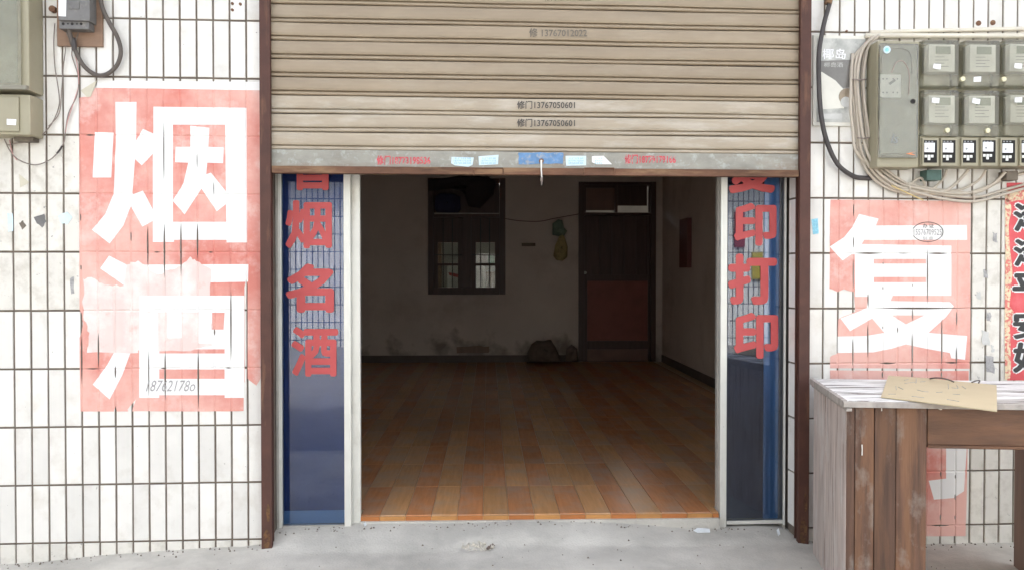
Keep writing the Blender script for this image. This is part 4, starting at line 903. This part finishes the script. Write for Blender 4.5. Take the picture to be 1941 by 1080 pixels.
for (a, b) in ((821.5, 876.7), (893.3, 946.7)):
    sa = empty('sash', (0, 0, 0)) if False else None
    s_ = rbox(a - 1.5, 412.5, a + 8.6, 546, YB + .032, YB + .068).obj('sash_stile', 'dark_wood', wn, room=True)
    rbox(b - 8.6, 412.5, b + 1.5, 546, YB + .032, YB + .068).obj('sash_stile', 'dark_wood', wn, room=True)
    rbox(a - 2, 410, b + 2, 459, YB + .072, YB + .08).obj('sash_light_stop', 'dark_wood', wn, room=True)  # hidden board added to stop yard light leaking round the sash pieces
    rbox(a + 8.2, 412.5, b - 8.2, 460, YB + .035, YB + .065).obj('sash_panel', 'dark_wood', wn, room=True)
    rbox(a + 8.2, 499, b - 8.2, 504, YB + .03, YB + .07).obj('sash_rail', 'dark_wood', wn, room=True)
    rbox(a + 8.2, 460.5, b - 8.2, 498.7, YB + .05, YB + .054, 0).obj('pane', 'pane_clear', wn, room=True)
    rbox(a + 8.2, 504.3, b - 8.2, 544.3, YB + .05, YB + .054, 0).obj('pane', 'pane_clear', wn, room=True)
for x in (840, 857.5, 911, 928): MB().tube([rp(x, 414, YB + .015), rp(x, 544, YB + .015)], .006, 6).obj('bar', 'bar_iron', wn, room=True)
for (a, b) in ((823, 876), (894, 946)): MB().tube([rp(a, 483, YB + .014), rp(b, 484, YB + .014)], .005, 6).obj('bar', 'bar_iron', wn, room=True)
rbox(822, 347.5, 946.5, 404.5, YB + .09, YB + .11).obj('upper_board', 'dark_wood', wn, room=True)
# dark things piled on the window head
def lump(name, mat, outline, y0, y1, room=True):
    P0 = [rp(x, y, (y0 + y1) / 2) for x, y in outline]; c = sum(P0, Vector()) / len(P0); n = len(P0)
    V0 = []; F0 = []
    for k, (t_, s_) in enumerate(((0, .06), (.05, .42), (.16, .78), (.42, 1.0), (.7, .98), (1, .7))):
        for p in P0: q = c + (p - c) * s_; V0.append((q.x, y0 + (y1 - y0) * t_, q.z))
    for k in range(5):
        for i in range(n): F0.append((k * n + i, k * n + (i + 1) % n, (k + 1) * n + (i + 1) % n, (k + 1) * n + i))
    F0.append(tuple(range(n))); F0.append(tuple(range(6 * n - 1, 5 * n - 1, -1)))
    return obj(name, V0, F0, mat, None, room=room, smooth=True)
tag(lump('dark_cloth', 'dark_cloth', [(811, 341), (850, 337), (870, 334), (905, 334), (926, 336), (940, 345), (935, 370), (910, 395), (888, 392), (880, 365), (850, 356), (814, 362)], YB - .12, YB - .022), 'dark cloth bunched over the top of the back window', 'cloth')
tag(lump('blue_bundle', 'navy_cloth', [(825, 371), (835, 367), (860, 368), (872, 373), (873, 398), (868, 404), (828, 404), (824, 396)], YB - .10, YB - .022), 'dark navy bundle hanging in the window\'s upper left', 'bundle')
# door
dd = empty('door', rp(1170, 685, YB), True); tag(dd, 'dark brown panelled door with red lower panel in the back wall', 'door')
rbox(1097, 345, 1107, 684.5, Yw, YB + .12).obj('frame_side', 'dark_wood', dd, room=True)
rbox(1234, 345, 1243, 684.5, Yw, YB + .12).obj('frame_side', 'dark_wood', dd, room=True)
rbox(1107.3, 345, 1233.7, 351, Yw, YB + .12).obj('frame_head', 'dark_wood', dd, room=True)
rbox(1107.3, 403, 1233.7, 409, Yw, YB + .12).obj('transom_bar', 'dark_wood', dd, room=True)
rbox(1166, 351.3, 1171, 402.7, Yw + .005, YB + .1).obj('transom_mullion', 'dark_wood', dd, room=True)
rbox(1111, 357, 1165.7, 399, YB + .03, YB + .05).obj('transom_board', 'door_board', dd, room=True)
rbox(1107.5, 351.3, 1110.7, 402.7, YB + .02, YB + .06).obj('transom_stile', 'dark_wood', dd, room=True)
rbox(1107.5, 351.3, 1165.7, 356.7, YB + .02, YB + .06).obj('transom_rail', 'dark_wood', dd, room=True)
rbox(1171.3, 351.3, 1226.5, 390.5, YB + .03, YB + .05).obj('transom_board', 'dark_wood', dd, room=True)
rbox(1229, 351.3, 1233.7, 402.7, YB + .03, YB + .05).obj('transom_stile', 'dark_wood', dd, room=True)
lf = rbox(1107.5, 409.5, 1113, 683, YB + .02, YB + .06).obj('stile', 'dark_wood', dd, room=True)
rbox(1228.5, 409.5, 1233.5, 683, YB + .02, YB + .06).obj('stile', 'dark_wood', dd, room=True)
px_ = [1113.3, 1137, 1160, 1183, 1206, 1228.2]
for k in range(5): rbox(px_[k], 409.5, px_[k + 1] - .6, 521, YB + .03 + .002 * (k % 2), YB + .055, .002).obj('plank', 'dark_wood', dd, room=True)
rbox(1113.3, 521.5, 1228.2, 532, YB + .02, YB + .06).obj('lock_rail', 'dark_wood', dd, room=True)
rbox(1113.3, 532.5, 1228.2, 645, YB + .035, YB + .055).obj('lower_panel', 'door_red', dd, room=True)
rbox(1113.3, 645.5, 1228.2, 661, YB + .02, YB + .06).obj('rail', 'dark_wood', dd, room=True)
rbox(1113.3, 661.5, 1228.2, 683, YB + .028, YB + .056).obj('bottom_board', 'door_board', dd, room=True)
rbox(1106, 407, 1236, 684.5, YB + .063, YB + .072).obj('door_light_stop', 'dark_wood', dd, room=True)  # hidden board added so no yard light shows through the door's gaps
MB().disc(rp(1109, 517, YB + .02), .02, (0, -1, 0), .02, 10).obj('lock', 'alu_dull', dd, room=True)
# clothesline and bag
ln = MB().tube(smooth_path([rp(958, 415, YB - .03), rp(985, 419, YB - .05), rp(1022, 420, YB - .06), rp(1048, 415, YB - .06), rp(1075, 410, YB - .05), rp(1098, 406, YB - .03)]), .005, 6).obj('clothesline', 'string_brown', room=True); tag(ln, 'brown cord strung from the window to the back door', 'cord')
bag = lump('hanging_bag', 'bag_yellow', [(1061, 445), (1066, 440), (1071, 452), (1076, 468), (1075, 488), (1066, 495), (1054, 493), (1049, 485), (1052, 466)], YB - .13, YB - .03); tag(bag, 'yellowish plastic bag hanging from the cord beside the door', 'bag')
bg2 = lump('green_rag', 'bag_green', [(1047, 424), (1058, 416), (1066, 418), (1069, 432), (1075, 438), (1068, 450), (1058, 448), (1047, 446)], YB - .12, YB - .04); tag(bg2, 'dull green rag knotted on the cord above the bag', 'rag')
# small plaque, heap, right wall things
pq = rbox(989, 461, 1015, 467, YB - .02, YB - .001).obj('wall_bracket', 'mould', room=True); tag(pq, 'small grey bracket on the back wall left of the bag', 'bracket')
hp = lump('sack_heap', 'heap_brown', [(998, 686), (1000, 668), (1008, 652), (1018, 645), (1030, 646), (1044, 643), (1052, 656), (1058, 668), (1064, 684)], YB - .42, YB - .05); tag(hp, 'brown sack slumped on the floor beside the door', 'sack')
hp2 = lump('small_stone', 'heap_brown', [(1072, 684), (1074, 660), (1084, 652), (1094, 660), (1096, 684)], YB - .2, YB - .03); tag(hp2, 'small dark lump against the back wall left of the door', 'lump')
a = rpx(1291, 417, XR - .03); c = rpx(1306, 507, XR - .03)
pn = MB().box(XR - .05, XR - .001, c.y, a.y, c.z, a.z, .004).obj('wall_panel', 'box_red', room=True); tag(pn, 'narrow dark red panel fixed on the right inner wall', 'panel')
for (x0, y0, x1, y1, lb) in ((1357, 405, 1364, 442, 'upper pale paper notice on the right inner wall'), (1358, 500, 1364, 540, 'lower pale paper notice on the right inner wall')):
    a = rpx(x0, y0, XR); c = rpx(x1, y1, XR); tag(MB().box(XR - .003, XR - .0008, c.y - .25, a.y, min(a.z, c.z), max(a.z, c.z)).obj('notice', 'notice_paper', room=True), lb, 'notice', 'paper notices on the inner wall')
# mould and flaking near the floor of the back wall
pl_ = [rp(x, y, YB - .0012) for x, y in jig([(865, 657), (900, 655), (928, 656), (926, 668), (866, 669)], 1.5, 3, 3)]
obj('bare_patch', pl_, [tuple(range(len(pl_)))], 'inner_wood', wall_back, room=True)
# litter
def litter(name, poly, lb, mat='litter'):
    P = []
    for (x, y, h) in poly:
        q = atz(x, y, .05); P.append(Vector((q.x, q.y, max(gz(q.x, q.y), 0) + .003 + h)))
    o = obj(name, P, [tuple(range(len(P)))], mat); sdm = o.modifiers.new('thickness', 'SOLIDIFY'); sdm.thickness = .001; tag(o, lb, 'litter')
litter('paper_scrap', [(1314, 991, 0), (1322, 989, .008), (1345, 989, .006), (1346, 993, 0), (1322, 994, .0)], 'crumpled white wrapper on the sill by the right door')
litter('paper_scrap', [(1472, 988, .004), (1476, 986, .01), (1479, 993, .002), (1475, 996, .0)], 'tiny white scrap under the right glass door')
litter('paper_scrap', [(689, 994, 0), (693, 992, .006), (695, 996, 0), (691, 998, 0)], 'tiny white scrap by the left door stile')

# ------------------------------------------------------------------ behind the room: back yard seen through window and fanlight
YD = YB + 2.4
tag(MB().box(-5, 6, YD + .1, YD + .3, -.13, 2.6).obj('yard_wall', 'yard_white', room=True), 'pale rendered yard wall seen through the back window', 'wall')
def ybox(px0, py0, px1, py1, y0, y1, name, mat, lb, cat):
    a = rp(px0, py0, y0); c = rp(px1, py1, y0); tag(MB().box(a.x, c.x, y0, y1, c.z, a.z, .01).obj(name, mat, room=True), lb, cat)
ybox(800, 440, 836, 556, YD - .3, YD - .1, 'stacked_crate', 'yard_brown', 'dark crate seen through the left edge of the back window', 'crate')
tag(lump('striped_sack', 'yard_white', [(848, 500), (880, 498), (905, 500), (920, 506), (922, 558), (848, 558)], YD - .6, YD - .2), 'white sack seen low through the back window', 'sack')
o_ = [rp(x, y, YD - .61) for x, y in ((850, 516), (880, 522), (882, 530), (852, 522))]
tag(MB().hexa([*o_, *[p + Vector((0, .02, 0)) for p in o_]]).obj('red_strap', 'yard_red', room=True), 'red strap round the white sack behind the window', 'strap')
ybox(926, 484, 960, 500, YD - .5, YD - .4, 'green_tarpaulin', 'yard_green', 'green tarpaulin seen through the right window pane', 'tarpaulin')
ybox(914, 515, 945, 558, YD - .4, YD - .3, 'pane_cover_board', 'yard_brown', 'added brown board covering part of the right window pane', 'board')  # board added to darken an overbright window pane

# ------------------------------------------------------------------ across the street (mirrored in the door glass)
YO = -10.5
ob = empty('shop_building', (0, YO, -.13)); tag(ob, 'white tiled building across the street mirrored in the door glass', 'building')
MB().box(-16, 16, YO - 6, YO, -.14, 3.1).obj('wall', 'far_tile', ob)
MB().box(-16.3, 16.3, YO - 6.2, YO + .45, 3.102, 3.35).obj('canopy', 'far_render', ob)
MB().box(-16, 16, YO - 6, YO - .3, 3.352, 5.2).obj('upper_wall', 'far_render', ob)
for i in range(8):
    x = -14 + i * 4
    w_ = MB().box(x, x + 1.4, YO - .31, YO - .27, 3.8, 4.8).obj('window', 'hole_dark', ob); MB().box(x + .66, x + .74, YO - .27, YO - .25, 3.8, 4.8).obj('window_frame', 'aluminium', w_)
for i, x in enumerate((-14, -9.9, 1.2, 8.6, 12.6)): MB().box(x, x + 2.2, YO + .001, YO + .05, -.1, 2.4).obj('shop_shutter', 'far_shutter', ob)
for (x, z0, z1, w, mt) in ((5.36, 1.1, 1.6, .2, 'far_yellow'), (5.02, 1.7, 2.35, .2, 'far_red')): MB().box(x, x + w, YO + .001, YO + .04, z0, z1).obj('sign_panel', mt, ob)
tag(MB().box(-4.35, -4.0, YO + 1.2, YO + 1.5, -.13, 1.4, .1).obj('purple_shape', 'far_purple'), 'unidentified purple shape across the street mirrored in the left glass', 'object')  # plain block standing in for an unidentified purple thing in the reflection
print('planks', npl)
